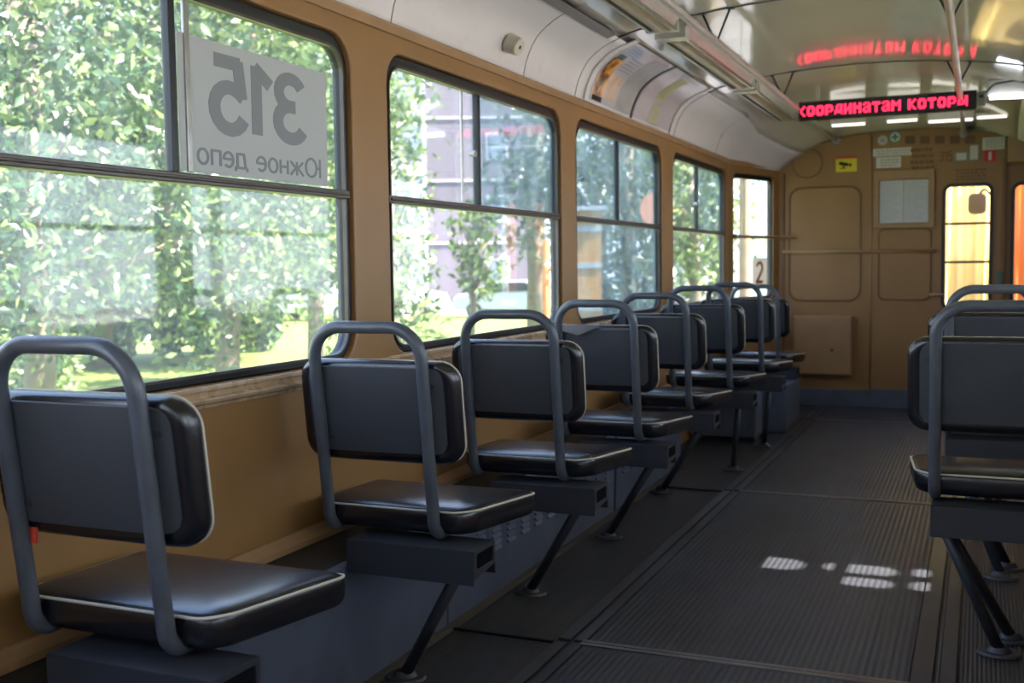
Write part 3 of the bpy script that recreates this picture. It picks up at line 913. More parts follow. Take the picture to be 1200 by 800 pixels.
# torn flap on the fourth seat, red tag on the first
bm = bmesh.new()
pts = [(-0.20, 0.905), (-0.05, 0.914), (0.02, 0.905), (-0.075, 0.868), (-0.13, 0.882), (-0.19, 0.897)]
b2 = sheet([pts], lambda x, z, d: Vector((x, yl(z)-0.004-d+0.18*(z-0.868), z)), 0.003)
fl = obj('torn_vinyl_flap', b2, VINYL, seats[3]); bm.free()
fl['label'] = 'torn vinyl corner folded over'
bm = bmesh.new(); bx(bm, -0.150, -0.134, -0.012, -0.006, 0.622, 0.652)
tg = obj('red_tag', bm, TAGR, seats[0]); tg['label'] = 'small red tag'; tg.rotation_euler = (0, 0, 0)

# ---- boxes under the far seats
b_ = thing('equipment_box', 'tall blue grey box carrying the farthest left seat', 'box', (-1.44, 7.65, 0))
box('box_body', BLUEG, -0.26, 0.25, -0.24, 0.36, 0.0, 0.320, b_, 0.006)
box('box_lid', BLUEG, -0.265, 0.256, -0.25, 0.37, 0.320, 0.330, b_, 0.003)
b_ = thing('equipment_box', 'small grey metal box with a bright edge behind the seventh left seat leg', 'box', (-1.50, 7.06, 0))
box('box_body', BLUEG, -0.23, 0.19, -0.12, 0.12, 0.03, 0.31, b_, 0.004)
box('edge_strip', ALU, 0.186, 0.198, -0.125, -0.112, 0.02, 0.33, b_, 0.002)
for sx_ in (-0.2, 0.16):
    box('foot', DARKM, sx_-0.02, sx_+0.02, -0.1, 0.1, 0.0, 0.03, b_)

# ---- route sign card behind the first window
sg = thing('route_sign', 'grey route card 315 seen from behind, stuck inside the first window', 'sign')
bm = sheet([[(2.105, 1.392), (2.748, 1.392), (2.748, 1.722), (2.105, 1.722)]], lambda s, z, d: lw(s, z, 0.0235+d), 0.002)
obj('card', bm, SIGNM, sg)
def mirror_text(body, cy, cz, size, bold, name, sx_=1.0):
    bm = text_mesh(body, size, 0.0003, name, bold)
    # reading from outside (from -x looking +x), so from inside it runs mirrored
    for v in bm.verts:
        x, y, z = v.co
        v.co = Vector((XL-0.0228+z, cy - x*sx_, cz+y))
    return obj(name, bm, INKS, sg)
mirror_text('315', 2.430, 1.596, 0.185, 0.19, 'route_number', 1.30)
mirror_text('Южное депо', 2.435, 1.440, 0.056, 0.12, 'depot_name', 1.42)
# note: from inside larger y is to the right, so text x grows towards smaller y -> mirrored

# ---- ceiling lamps, handrails
for i, (y0, y1) in enumerate(((3.16, 4.73), (4.86, 6.46), (6.56, 8.10))):
    lab = ['nearest unlit fluorescent lamp along the left ceiling edge, cut by the top of the picture',
           'middle unlit fluorescent lamp of the left ceiling row, above the posters',
           'farthest unlit fluorescent lamp of the left ceiling row, nearest the display'][i]
    t = thing('fluorescent_lamp', lab, 'ceiling lamp', (-1.30, y0, 2.17), 0, 'fluorescent lamps along the left ceiling')
    L = y1-y0
    # housing: trapezoid body against the ceiling
    bm = bmesh.new()
    pr = [(-0.075, 0.050), (-0.060, 0.010), (0.060, 0.010), (0.075, 0.085), (-0.075, 0.062)]
    pr = [(-0.078, 0.052), (-0.055, 0.012), (0.058, 0.012), (0.085, 0.072)]
    A = [bm.verts.new((x, 0, z)) for x, z in pr]; B = [bm.verts.new((x, L, z)) for x, z in pr]
    for k in range(4): bm.faces.new((A[k], A[(k+1) % 4], B[(k+1) % 4], B[k]))
    bm.faces.new(A[::-1]); bm.faces.new(B)
    obj('housing', bm, WHITEH, t, bevel=0.003)
    box('end_cap', WHITEH, -0.072, 0.072, -0.012, 0.075, -0.006, 0.045, t, 0.004)
    box('end_cap', WHITEH, -0.072, 0.072, L-0.03, L+0.012, -0.004, 0.045, t, 0.004)
    bm = bmesh.new()
    q = [(0.038*math.cos(a), 0.014-0.024*math.sin(a)) for a in [PI*k/8 for k in range(9)]]
    A = [bm.verts.new((x, 0.07, z)) for x, z in q]; B = [bm.verts.new((x, L-0.03, z)) for x, z in q]
    for k in range(8): bm.faces.new((A[k], A[k+1], B[k+1], B[k]))
    bm.faces.new((A[0], B[0], B[-1], A[-1])); bm.faces.new(A); bm.faces.new(B[::-1])
    obj('diffuser', bm, DIFF, t, auto=40)
    bm = bmesh.new()
    for s in (-1, 1): bx(bm, s*0.053-0.007, s*0.053+0.007, 0.07, L-0.03, -0.004, 0.014)
    obj('reflector_rim', bm, ALU, t, bevel=0.002)

def rail(x, xb, label, ybr):
    t = thing('ceiling_handrail', label, 'handrail', (x, 0, 2.12))
    bm = bmesh.new(); sweep(bm, [(0, -2.3, 0), (0, 3, 0), (0, 7, 0), (xb-x, YC-0.004, -0.015)], 0.0165, 12)
    obj('rail_tube', bm, STEEL, t)
    bm = bmesh.new(); cyl(bm, (xb-x, YC-0.001, -0.015), (0, -1, 0), 0.034, 0.01, 20, 0.026)
    obj('end_flange', bm, STEEL, t)
    for yb in ybr:
        P = prof_at(yb)
        def zc(xx):
            for a, b in zip(P, P[1:]):
                if a.x <= xx <= b.x: return a.z+(b.z-a.z)*(xx-a.x)/(b.x-a.x)
            return 2.2
        bm = bmesh.new()
        for s in (-1, 1):
            top = (s*0.062, yb+0.01, zc(x+s*0.062)-2.12)
            sweep(bm, [(s*0.006, yb+0.01, 0.008), top], 0.0052, 8)
            bx(bm, top[0]-0.016, top[0]+0.016, yb-0.006, yb+0.026, top[2]-0.007, top[2]-0.001)
        obj('hanger', bm, DARKM, t)
    return t
rail(-1.082, -1.06, 'left chromed ceiling handrail running the length of the car', (1.3, 3.05, 4.80, 6.55))
rail(-0.125, -0.13, 'right chromed ceiling handrail crossing in front of the display', (3.05, 4.80, 6.55))

# ---- LED display
GLY = {  # bold 7-row dot patterns
 'к': ['11..11', '11.11.', '1111..', '111...', '1111..', '11.11.', '11..11'],
 'о': ['.1111.', '111111', '11..11', '11..11', '11..11', '111111', '.1111.'],
 'р': ['11111.', '111111', '11..11', '11..11', '11111.', '11....', '11....'],
 'д': ['..1111', '.11.11', '.11.11', '.11.11', '111111', '111111', '1....1'],
 'и': ['11..11', '11..11', '11.111', '111111', '111.11', '11..11', '11..11'],
 'н': ['11..11', '11..11', '111111', '111111', '11..11', '11..11', '11..11'],
 'а': ['.1111.', '11..11', '...111', '.11111', '11..11', '11.111', '.111.1'],
 'т': ['111111', '111111', '..11..', '..11..', '..11..', '..11..', '..11..'],
 'м': ['11...11', '111.111', '1111111', '11.1.11', '11...11', '11...11', '11...11'],
 'ы': ['11...11', '11...11', '1111.11', '11.1111', '11.1111', '1111.11', '......1'],
 ' ': ['...']*7}
def led():
    X0, X1, Z0_, Z1_ = -1.072, -0.035, 2.045, 2.160
    t = thing('led_display', 'black scrolling display with red Cyrillic letters across the ceiling', 'display', ((X0+X1)/2, 7.10, Z0_))
    hw, hh = (X1-X0)/2, Z1_-Z0_
    box('display_case', BLACK, -hw, hw, 0, 0.055, 0.0, hh, t, 0.003)
    bm = bmesh.new()
    bx(bm, -hw+0.10, -hw+0.125, 0.02, 0.035, hh, hh+0.11); bx(bm, hw-0.125, hw-0.10, 0.02, 0.035, hh, hh+0.115)
    obj('mounting_strap', bm, PLAST, t)
    cols = []
    txt = 'координатам который'
    for i, ch in enumerate(txt[:18]):
        g = GLY[ch]
        w = len(g[0])
        for c in range(w): cols.append([g[r][c] == '1' for r in range(7)])
        cols.append([False]*7)
    cols = cols[2:]                       # first letter runs off the left edge
    p = 0.00800; pz = 0.0092
    nmax = int((2*hw-0.025)/p)
    bm = bmesh.new()
    for c, col in enumerate(cols[:nmax]):
        for r, on in enumerate(col):
            if on:
                x = -hw+0.012+c*p; z = 0.086-r*pz
                bx(bm, x, x+p*0.86, -0.002, 0.0, z-pz*0.86, z)
    obj('led_text', bm, LED, t)
    return t
led()
t = thing('junction_box', 'small grey socket box at the right end of the display', 'box', (-0.012, 7.10, 2.065))
box('box_body', mat('grey_plastic', (0.16, 0.17, 0.15), 0.4), -0.020, 0.024, 0, 0.05, 0, 0.085, t, 0.003)
box('socket', BLACK, -0.010, 0.012, -0.003, 0.001, 0.045, 0.062, t)
bm = bmesh.new(); sweep(bm, fillet([(0.012, 7.12, 2.14), (0.06, 7.12, 2.19), (0.17, 7.12, 2.20), (0.30, 7.12, 2.165)], 0.05), 0.006, 8)
tag(obj('power_cable', bm, BLACK), 'black cable arching from the display to the right ceiling lamp', 'cable')
t = thing('lit_lamp', 'short glowing white lamp right of the display', 'ceiling lamp', (0.12, 7.12, 2.085))
bm = bmesh.new(); sweep(bm, [(-0.085, 0, 0.028), (0.10, 0, 0.022)], 0.013, 12)
obj('lamp_tube', bm, LAMPON, t, smooth=True)
box('lamp_base', WHITEH, -0.10, 0.12, 0.014, 0.05, 0.035, 0.13, t, 0.006)

# ---- posters in the cove (bent with it)
def cove_patch(y0, y1, u0, u1, dist, m, name, parent, n=12, thick=0.0015):
    P = [Vector((x, 0, z)) for x, z in (PROF+[TOP[0]])]
    L = [0]
    for a, b in zip(P, P[1:]): L.append(L[-1]+(b-a).length)
    T = L[-1]
    def at(u, d):
        s = u*T
        for i in range(len(P)-1):
            if s <= L[i+1]+1e-9:
                k = (s-L[i])/(L[i+1]-L[i]); p = P[i].lerp(P[i+1], k); tn = (P[i+1]-P[i]).normalized(); break
        nn = Vector((tn.z, 0, -tn.x))
        return p+nn*d
    bm = bmesh.new(); rows = []
    for k in range(n+1):
        u = u0+(u1-u0)*k/n
        rows.append([[bm.verts.new(Vector((at(u, d).x, y, at(u, d).z))) for d in (dist, dist+thick)] for y in (y0, y1)])
    for a, b in zip(rows, rows[1:]):
        bm.faces.new((a[0][1], a[1][1], b[1][1], b[0][1])); bm.faces.new((a[0][0], b[0][0], b[1][0], a[1][0]))
        bm.faces.new((a[0][0], a[0][1], b[0][1], b[0][0])); bm.faces.new((a[1][0], b[1][0], b[1][1], a[1][1]))
    a = rows[0]; bm.faces.new((a[0][0], a[1][0], a[1][1], a[0][1]))
    a = rows[-1]; bm.faces.new((a[0][0], a[0][1], a[1][1], a[1][0]))
    return obj(name, bm, m, parent, smooth=False, auto=30)
def admat():
    m = bpy.data.materials.new('poster_print'); m.use_nodes = True
    t = m.node_tree; b = t.nodes['Principled BSDF']; b.inputs['Roughness'].default_value = 0.2
    co = t.nodes.new('ShaderNodeTexCoord')
    n = t.nodes.new('ShaderNodeTexNoise'); n.inputs['Scale'].default_value = 9; n.inputs['Detail'].default_value = 4
    t.links.new(co.outputs['Object'], n.inputs['Vector'])
    r = t.nodes.new('ShaderNodeValToRGB')
    cs = [(0.36, (0.03, 0.03, 0.02)), (0.43, (0.28, 0.10, 0.02)), (0.50, (0.80, 0.36, 0.06)), (0.58, (0.75, 0.48, 0.22)), (0.68, (0.60, 0.54, 0.52))]
    r.color_ramp.elements[0].position, r.color_ramp.elements[0].color = cs[0][0], (*cs[0][1], 1)
    r.color_ramp.elements[1].position, r.color_ramp.elements[1].color = cs[-1][0], (*cs[-1][1], 1)
    for p, c in cs[1:-1]:
        e = r.color_ramp.elements.new(p); e.color = (*c, 1)
    t.links.new(n.outputs['Fac'], r.inputs[0]); t.links.new(r.outputs[0], b.inputs['Base Color'])
    return m
ADP = admat()
t = thing('advert_poster', 'curved advert with an orange picture and blue corner, left in the cove', 'poster')
cove_patch(5.00, 5.665, 0.045, 0.93, 0.004, ADBASE, 'poster_sheet', t)
cove_patch(5.02, 5.16, 0.12, 0.62, 0.0062, ADP, 'printed_picture', t, thick=0.0006)
cove_patch(5.16, 5.36, 0.12, 0.42, 0.0062, mat('peach_print', (0.62, 0.42, 0.30), 0.25, var=0.15, vscale=14), 'printed_picture', t, thick=0.0006)
cove_patch(5.03, 5.17, 0.055, 0.115, 0.0062, BLACK, 'dark_caption', t, thick=0.0006)
cove_patch(5.03, 5.13, 0.62, 0.70, 0.0062, mat('dark_green_print', (0.03, 0.06, 0.02), 0.3), 'dark_patch', t, thick=0.0006)
for k in range(4):
    cove_patch(5.04, 5.22-0.03*(k % 2), 0.72+0.045*k, 0.745+0.045*k, 0.0062, mat('blue_print%d' % k, (0.12, 0.22, 0.42), 0.3), 'blue_headline', t, thick=0.0006)
cove_patch(5.40, 5.655, 0.06, 0.86, 0.0064, mat('grey_print', (0.33, 0.31, 0.31), 0.3, var=0.12, vscale=16), 'grey_photo', t, thick=0.0006)
cove_patch(5.30, 5.62, 0.88, 0.905, 0.0064, mat('pink_print', (0.5, 0.25, 0.24), 0.3), 'headline_bar', t, thick=0.0006)
for k in range(5):
    cove_patch(5.19, 5.37, 0.50+0.05*k, 0.512+0.05*k, 0.0064, INKG, 'text_line', t, 2, 0.0005)
t = thing('advert_poster', 'curved pinkish advert with olive lettering blocks, right in the cove', 'poster')
cove_patch(5.71, 6.45, 0.045, 0.93, 0.004, mat('pink_paper', (0.50, 0.43, 0.46), 0.22, var=0.03), 'poster_sheet', t)
cove_patch(5.97, 6.13, 0.38, 0.82, 0.0062, OLIVE, 'olive_block', t, thick=0.0006)
cove_patch(6.00, 6.16, 0.07, 0.32, 0.0062, mat('olive_pale_print', (0.45, 0.43, 0.27), 0.4, var=0.15), 'olive_block', t, thick=0.0006)
cove_patch(5.90, 6.30, 0.86, 0.92, 0.0062, mat('silver_print', (0.6, 0.6, 0.6), 0.15, metal=0.4), 'silver_strip', t, thick=0.0006)
t = thing('poster_holder', 'curved clear-edged holder with dark gap framing the two adverts', 'poster holder')
cove_patch(4.93, 4.985, 0.02, 0.96, 0.003, COVE, 'side_rail', t, thick=0.006)
cove_patch(5.675, 5.70, 0.02, 0.96, 0.003, mat('holder_gap', (0.02, 0.02, 0.02), 0.5), 'dark_gap', t, thick=0.003)
cove_patch(6.47, 6.52, 0.02, 0.96, 0.003, COVE, 'side_rail', t, thick=0.006)
t = thing('notice_sticker', 'tiny faded two-line sticker on the cove near the bulkhead', 'sticker')
cove_patch(7.72, 7.93, 0.30, 0.36, 0.002, mat('faded_print', (0.36, 0.33, 0.34), 0.5), 'text_line', t, 3)
cove_patch(7.72, 7.93, 0.40, 0.46, 0.002, MATS['faded_print'], 'text_line', t, 3)

# ---- round vent knob on the cove
t = thing('vent_nozzle', 'round cream knob with a dark hole on the cove above the second window', 'knob', (-1.712, 3.97, 2.025))
ax_ = Vector((0.86, -0.12, -0.42)).normalized()
bm = bmesh.new(); cyl(bm, Vector((-0.030, 0, 0.015)), ax_, 0.056, 0.028, 32, 0.052)
obj('base_ring', bm, COVE, t, auto=30)
bm = bmesh.new(); cyl(bm, Vector((0, 0, 0)), ax_, 0.040, 0.055, 28, 0.034)
obj('knob_body', bm, PLAST, t, auto=30, bevel=0.004)
bm = bmesh.new(); cyl(bm, ax_*0.054+Vector((0, 0.0, 0.0)), ax_, 0.0075, 0.003, 14)
obj('centre_hole', bm, BLACK, t)

# ---- bulkhead fittings
t = thing('wall_handrail', 'beige tube handrail across the cab bulkhead', 'handrail', (-0.9, YC, 1.235))
bm = bmesh.new(); sweep(bm, [(-0.565, -0.05, 0), (0.585, -0.05, -0.012)], 0.013, 12)
obj('rail_tube', bm, OCHL, t)
for x in (-0.53, 0.02, 0.55):
    bm = bmesh.new(); cyl(bm, (x, 0, -0.004), (0, -1, 0), 0.016, 0.05, 14, 0.012)
    obj('rail_bracket', bm, OCHL, t)
t = thing('wall_handrail', 'short beige bar across the narrow window beside the bulkhead', 'handrail', (0, 0, 0))
bm = bmesh.new(); sweep(bm, [lw(8.24, 1.352, -0.03), lw(8.86, 1.352, -0.03), lw(8.93, 1.352, -0.06), Vector((-1.36, YC-0.02, 1.352))], 0.013, 12)
obj('rail_tube', bm, OCHL, t)
bm = bmesh.new(); cyl(bm, lw(8.26, 1.352, 0), (1, 0.3, 0), 0.02, 0.03, 14)
obj('rail_bracket', bm, OCHL, t)
t = thing('wall_handrail', 'short dark peg handle beside the cab door', 'handrail', (-0.35, YC, 0.89))
bm = bmesh.new(); sweep(bm, [(0, 0, 0), (0, -0.05, 0), (0.09, -0.05, -0.003)], 0.011, 10)
obj('rail_tube', bm, DIFF, t)
t = thing('wall_cabinet', 'square ochre metal box with a keyhole low on the bulkhead', 'cabinet', (-1.15, YC, 0.252))
box('cabinet_body', OCHL, -0.226, 0.228, -0.080, 0.0, 0, 0.470, t, 0.006)
box('cabinet_door', OCHL, -0.215, 0.218, -0.088, -0.080, 0.012, 0.458, t, 0.003)
bm = bmesh.new(); cyl(bm, (0.08, -0.087, 0.20), (0, -1, 0), 0.012, 0.006, 14)
obj('keyhole', bm, DARKM, t)
box('hinge', OCH, -0.238, -0.222, -0.084, -0.060, 0.34, 0.40, t, 0.002)
t = thing('notice_board', 'ochre framed board holding a double white notice on the bulkhead', 'notice board', (-0.552, YC, 1.405))
bm = ringsolid(rrect(-0.222, 0.222, 0.0, 0.445, 0.012, 3), rrect(-0.182, 0.182, 0.036, 0.372, 0.006, 3), lambda x, z, d: Vector((x, -0.030+d, z)), 0.030)
obj('frame', bm, OCHL, t, bevel=0.004)
box('backing', OCH, -0.19, 0.19, -0.006, 0.0, 0.03, 0.38, t)
bm = bmesh.new(); bx(bm, -0.178, -0.003, -0.009, -0.006, 0.040, 0.366); bx(bm, 0.001, 0.178, -0.0095, -0.006, 0.040, 0.366)
pp = obj('notice_sheet', bm, PAPER, t)
bm = bmesh.new(); random.seed(3)
for s in (-0.165, 0.014):
    for k in range(17):
        wdt = random.uniform(0.09, 0.148)
        bx(bm, s, s+wdt, -0.0102, -0.0092, 0.062+k*0.0175, 0.0665+k*0.0175)
obj('text_line', bm, mat('faint_ink', (0.40, 0.40, 0.45), 0.7), pp)

def flat(name, m, x0, x1, z0, z1, label, cat, y=-0.003, group=None):
    o = box(name, m, x0, x1, YC+y, YC, z0, z1)
    return tag(o, label, cat, group)
t = thing('warning_sticker', 'yellow camera warning sticker with red top edge on the bulkhead', 'sticker', (-0.981, YC, 1.917))
box('sticker_sheet', YEL, -0.080, 0.080, -0.003, 0, -0.060, 0.042, t)
box('red_band', REDM, -0.080, 0.080, -0.0035, -0.0002, 0.042, 0.056, t)
bm = bmesh.new()
def poly(bm, pts, y0, y1):
    A = [bm.verts.new((x, y0, z)) for x, z in pts]; B = [bm.verts.new((x, y1, z)) for x, z in pts]
    for k in range(len(pts)): bm.faces.new((A[k], A[(k+1) % len(pts)], B[(k+1) % len(pts)], B[k]))
    bm.faces.new(A[::-1]); bm.faces.new(B)
poly(bm, [(-0.052, 0.020), (0.018, 0.004), (0.012, -0.020), (-0.058, -0.004)], -0.0042, -0.003)
poly(bm, [(0.022, 0.000), (0.040, 0.004), (0.036, -0.020), (0.018, -0.016)], -0.0042, -0.003)
poly(bm, [(-0.030, -0.012), (-0.018, -0.014), (-0.006, -0.036), (-0.048, -0.036), (-0.046, -0.030), (-0.022, -0.030)], -0.0042, -0.003)
obj('camera_symbol', bm, BLACK, t)
t = thing('first_aid_sticker', 'round white sticker with a green cross high on the bulkhead', 'sticker', (-0.621, YC, 2.105))
bm = bmesh.new(); cyl(bm, (0, 0, 0), (0, -1, 0), 0.044, 0.003, 28); obj('sticker_disc', bm, WHITE, t)
bm = ringsolid([(0.044*math.cos(a), 0.044*math.sin(a)) for a in [2*PI*k/28 for k in range(28)]], [(0.037*math.cos(a), 0.037*math.sin(a)) for a in [2*PI*k/28 for k in range(28)]], lambda x, z, d: Vector((x, -0.004+d, z)), 0.002)
obj('green_rim', bm, GREEN, t)
bm = bmesh.new(); bx(bm, -0.008, 0.008, -0.0042, -0.002, -0.026, 0.026); bx(bm, -0.026, 0.026, -0.0043, -0.002, -0.008, 0.008)
obj('cross_symbol', bm, GREEN, t)
t = thing('round_sticker', 'round greyish sticker left of the green cross', 'sticker', (-0.712, YC, 2.085))
bm = bmesh.new(); cyl(bm, (0, 0, 0), (0, -1, 0), 0.040, 0.0025, 28); obj('sticker_disc', bm, GREYC, t)
bm = ringsolid([(0.030*math.cos(a), 0.030*math.sin(a)) for a in [2*PI*k/28 for k in range(28)]], [(0.022*math.cos(a), 0.022*math.sin(a)) for a in [2*PI*k/28 for k in range(28)]], lambda x, z, d: Vector((x, -0.0035+d, z)), 0.002)
obj('inner_ring', bm, WHITE, t)
GG = 'grille squares along the top of the bulkhead'
names = ['leftmost', 'second', 'middle', 'fourth', 'rightmost']
GRM = mat('grille_brown', (0.13, 0.065, 0.03), 0.6)
for k in range(5):
    x = -0.512+0.1065*k; z = 2.078-0.006*k
    t = thing('vent_grille', '%s of the five small brown grille squares on the bulkhead' % names[k], 'vent grille', (x, YC, z), 0, GG)
    box('backing', GRM, -0.034, 0.034, -0.004, 0, -0.030, 0.030, t)
    bm = bmesh.new()
    for q in range(5): bx(bm, -0.030, 0.030, -0.008, -0.004, -0.026+q*0.0125, -0.021+q*0.0125)
    obj('slat', bm, mat('slat_brown', (0.19, 0.10, 0.05), 0.6) if k == 0 else MATS['slat_brown'], t)
def lines(name, parent, x0, x1, z0, z1, n, m, seed, y=-0.0035):
    random.seed(seed); bm = bmesh.new(); h = (z1-z0)/n
    for k in range(n):
        x = x0+random.uniform(0, 0.02)
        while x < x1-0.01:
            w_ = random.uniform(0.010, 0.028)
            bx(bm, x, min(x+w_, x1), YC+y, YC-0.0002, z1-(k+0.75)*h, z1-(k+0.25)*h)
            x += w_+random.uniform(0.004, 0.012)
    return obj(name, bm, m, parent)
t = thing('paper_label', 'wide white paper strip under the round stickers', 'label')
box('label_sheet', WHITE, -0.783, -0.500, YC-0.002, YC, 1.963, 2.022, t); lines('text_line', t, -0.770, -0.515, 1.972, 2.012, 2, GREYC, 5)
t = thing('paper_label', 'small white paper label above the notice board', 'label')
box('label_sheet', WHITE, -0.757, -0.576, YC-0.002, YC, 1.872, 1.955, t); lines('text_line', t, -0.742, -0.592, 1.882, 1.945, 3, GREYC, 6)
o = lines('painted_text', None, -0.512, -0.340, 1.835, 2.020, 4, INKB, 8); tag(o, 'four brown painted text lines above the notice board', 'lettering')
bm = text_mesh('315', 0.075, 0.0006, 'route_number_decal', 0.13)
for v in bm.verts: v.co = Vector((-0.254+v.co.x*0.72, YC-0.001-v.co.z, 1.940+v.co.y))
tag(obj('route_number_decal', bm, INKB), 'dark painted number 315 above the cab door', 'number')
t = thing('card_holder', 'grey-green card holder beside the number over the cab door', 'label holder')
box('holder_plate', mat('holder_green', (0.24, 0.24, 0.17), 0.5), -0.200, -0.022, YC-0.008, YC, 1.893, 1.968, t, 0.002)
box('card', WHITE, -0.180, -0.110, YC-0.010, YC-0.008, 1.905, 1.958, t); box('card', WHITE, -0.085, -0.030, YC-0.010, YC-0.008, 1.905, 2.010, t)
t = thing('white_plate', 'white text plate at the top right of the bulkhead', 'label')
box('plate_sheet', WHITE, 0.000, 0.152, YC-0.004, YC, 1.972, 2.062, t); lines('text_line', t, 0.012, 0.142, 1.982, 2.052, 4, GREYC, 9, -0.0048)
t = thing('red_sticker', 'red sticker with a white arrow slot beside the cab door top', 'sticker')
box('sticker_sheet', REDM, 0.014, 0.092, YC-0.003, YC, 1.880, 1.966, t); box('white_mark', WHITE, 0.043, 0.063, YC-0.004, YC-0.003, 1.895, 1.955, t)
o = lines('painted_text', None, -0.190, 0.030, 1.745, 1.840, 4, INKB, 12, -0.0155); tag(o, 'brown painted text lines on the top of the cab door', 'lettering')
bm = bmesh.new(); bx(bm, 0.175, 0.42, YC-0.16, YC, 1.86, 2.07)
tag(obj('door_gear_box', bm, OCHL, bevel=0.006), 'beige metal box in the upper right bulkhead corner', 'box')
# dark trim bar and glowing strips imitating ceiling reflections in front of the bulkhead
bm = bmesh.new(); sweep(bm, [(-0.10, 8.72, 2.118), (0.36, 8.72, 2.10)], 0.010, 8)
tag(obj('curtain_rod', bm, mat('teal_rod', (0.05, 0.07, 0.07), 0.35)), 'dark teal rod under the ceiling at the upper right', 'rod')
bm = bmesh.new(); cyl(bm, (-0.50, 8.35, 2.163), (0, 0, -1), 0.018, 0.03, 14, 0.012)
tag(obj('ceiling_sensor', bm, BLACK), 'tiny black sensor on the ceiling before the bulkhead', 'sensor')
GS = 'glowing stand-ins for ceiling reflections before the bulkhead'
LST = mat('reflection_glow', (0.9, 0.88, 0.82), 0.4, emit=(1.0, 0.93, 0.86), estr=0.8)  # emission stands in for light reflected off the glossy ceiling
nm = ['leftmost', 'second from the left', 'third from the left', 'rightmost']
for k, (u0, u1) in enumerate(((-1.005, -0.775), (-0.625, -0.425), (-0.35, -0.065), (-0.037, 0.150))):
    t = thing('ceiling_reflection_strip', '%s of the glowing strips standing in for ceiling reflections below the display' % nm[k], 'ceiling lamp', ((u0+u1)/2, 8.25, 0), 0, GS)
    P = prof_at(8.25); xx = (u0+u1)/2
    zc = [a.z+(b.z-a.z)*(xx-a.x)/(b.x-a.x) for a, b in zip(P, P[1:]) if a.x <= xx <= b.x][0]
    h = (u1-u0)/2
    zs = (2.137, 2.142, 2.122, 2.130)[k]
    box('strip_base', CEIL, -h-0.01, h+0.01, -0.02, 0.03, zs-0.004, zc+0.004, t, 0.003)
    box('strip_glow', LST, -h, h, -0.026, -0.018, zs-0.012, zs+0.008, t, 0.001)

# ---- cab contents seen through the door glass
def curtain_mesh(x0, x1, y, z0, z1, amp, per, n=60, along='x'):
    bm = bmesh.new(); A = []
    for k in range(n+1):
        s = x0+(x1-x0)*k/n; o = amp*math.sin(2*PI*s/per)+amp*0.4*math.sin(2*PI*s/(per*2.7)+1)
        row = []
        for z in (z0, (z0+z1)/2, z1):
            q = o*(1.0 if z < z1 else 0.6)
            row.append(bm.verts.new((s, y+q, z) if along == 'x' else (y+q, s, z)))
        A.append(row)
    for a, b in zip(A, A[1:]):
        for j in range(2): f = bm.faces.new((a[j], b[j], b[j+1], a[j+1])); f.smooth = True
    return bm
o = obj('cab_curtain', curtain_mesh(-1.40, 0.20, 10.2, 0.75, 2.10, 0.05, 0.15, 120), CABC, smooth=True)
o.modifiers.new('s', 'SOLIDIFY').thickness = 0.002
tag(o, 'sunlit cream curtain behind the cab door window', 'curtain')
o = obj('cab_curtain', curtain_mesh(0.17, 0.60, 9.55, 0.75, 2.10, 0.03, 0.12), CABO, smooth=True)
o.modifiers.new('s', 'SOLIDIFY').thickness = 0.002
tag(o, 'orange curtain behind the far right bulkhead window', 'curtain')
t = thing('rear_view_mirror', 'rounded amber mirror hanging inside the cab window', 'mirror', (-0.02, YC+0.10, 1.60))
bm = sheet([rrect(-0.075, 0.055, -0.10, 0.055, 0.04)], lambda x, z, d: Vector((x, d, z)), 0.02)
obj('mirror_head', bm, mat('mirror_amber', (0.45, 0.27, 0.10), 0.3), t)
bm = bmesh.new(); sweep(bm, fillet([(0.0, 0.01, 0.04), (0.04, 0.01, 0.10), (0.075, 0.01, 0.05), (0.14, 0.01, 0.0), (0.14, -0.062, 0.0)], 0.02), 0.008, 8)
obj('mirror_arm', bm, DARKM, t)

# ---- right windows (plain) and an added, unseen sun blocker outside, its slots cut to shape the floor sun patches
for i, (a, b) in enumerate(RW):
    root = bpy.data.objects.new('window_%d' % (7+i), None); COL.objects.link(root); struct(root)
    fn = lambda s_, z, d: Vector((XR+0.016+d, s_, z))
    obj('rubber_frame', ringsolid(rrect(a+0.001, b-0.001, Z0+0.001, Z1-0.001, WINR), rrect(a+0.030, b-0.030, Z0+0.022, Z1-0.038, WINR-0.025), fn, 0.034), RUBB, root)
    bm = bmesh.new(); bx(bm, XR+0.012, XR+0.045, a+0.012, b-0.012, 1.359, 1.385)
    obj('cross_bar', bm, FRAMEM, root)
    obj('window_pane', sheet([rrect(a+0.02, b-0.02, Z0+0.015, Z1-0.03, WINR-0.03)], lambda s_, z, t: Vector((XR+0.034+t, s_, z)), 0.004), GL0, root)
    portal('portal', (XR+0.12, (a+b)/2, (Z0+Z1)/2), (0, PI/2, 0), Z1-Z0+0.1, b-a+0.1)
ZK = 2.75
loops = [[(0.72, -6.0), (3.9, -6.0), (3.9, 9.2), (0.72, 9.2)]]
for (xa, xb, y, w_) in ((-0.836, -0.590, 4.142, 0.155), (-0.528, -0.262, 4.165, 0.120), (-0.212, -0.145, 4.190, 0.110),
                        (-0.460, -0.262, 3.998, 0.105), (-0.214, -0.128, 4.015, 0.110)):
    t_ = ZK/SUN.z
    ox, oy = SUN.x*t_, SUN.y*t_
    loops.append(rrect(xa+ox, xb+ox, y+oy-w_/2, y+oy+w_/2, min(w_, xb-xa)*0.48, 6))
cn_ = thing('sun_blocker', 'added flat sun blocker with slots, out of view along the right side of the tram', 'sun blocker')  # unseen sheet added to keep sun and sky out of the right windows
obj('blocker_sheet', sheet(loops, lambda x_, y_, d: Vector((x_, y_, ZK+d)), 0.012), WHITE, cn_)
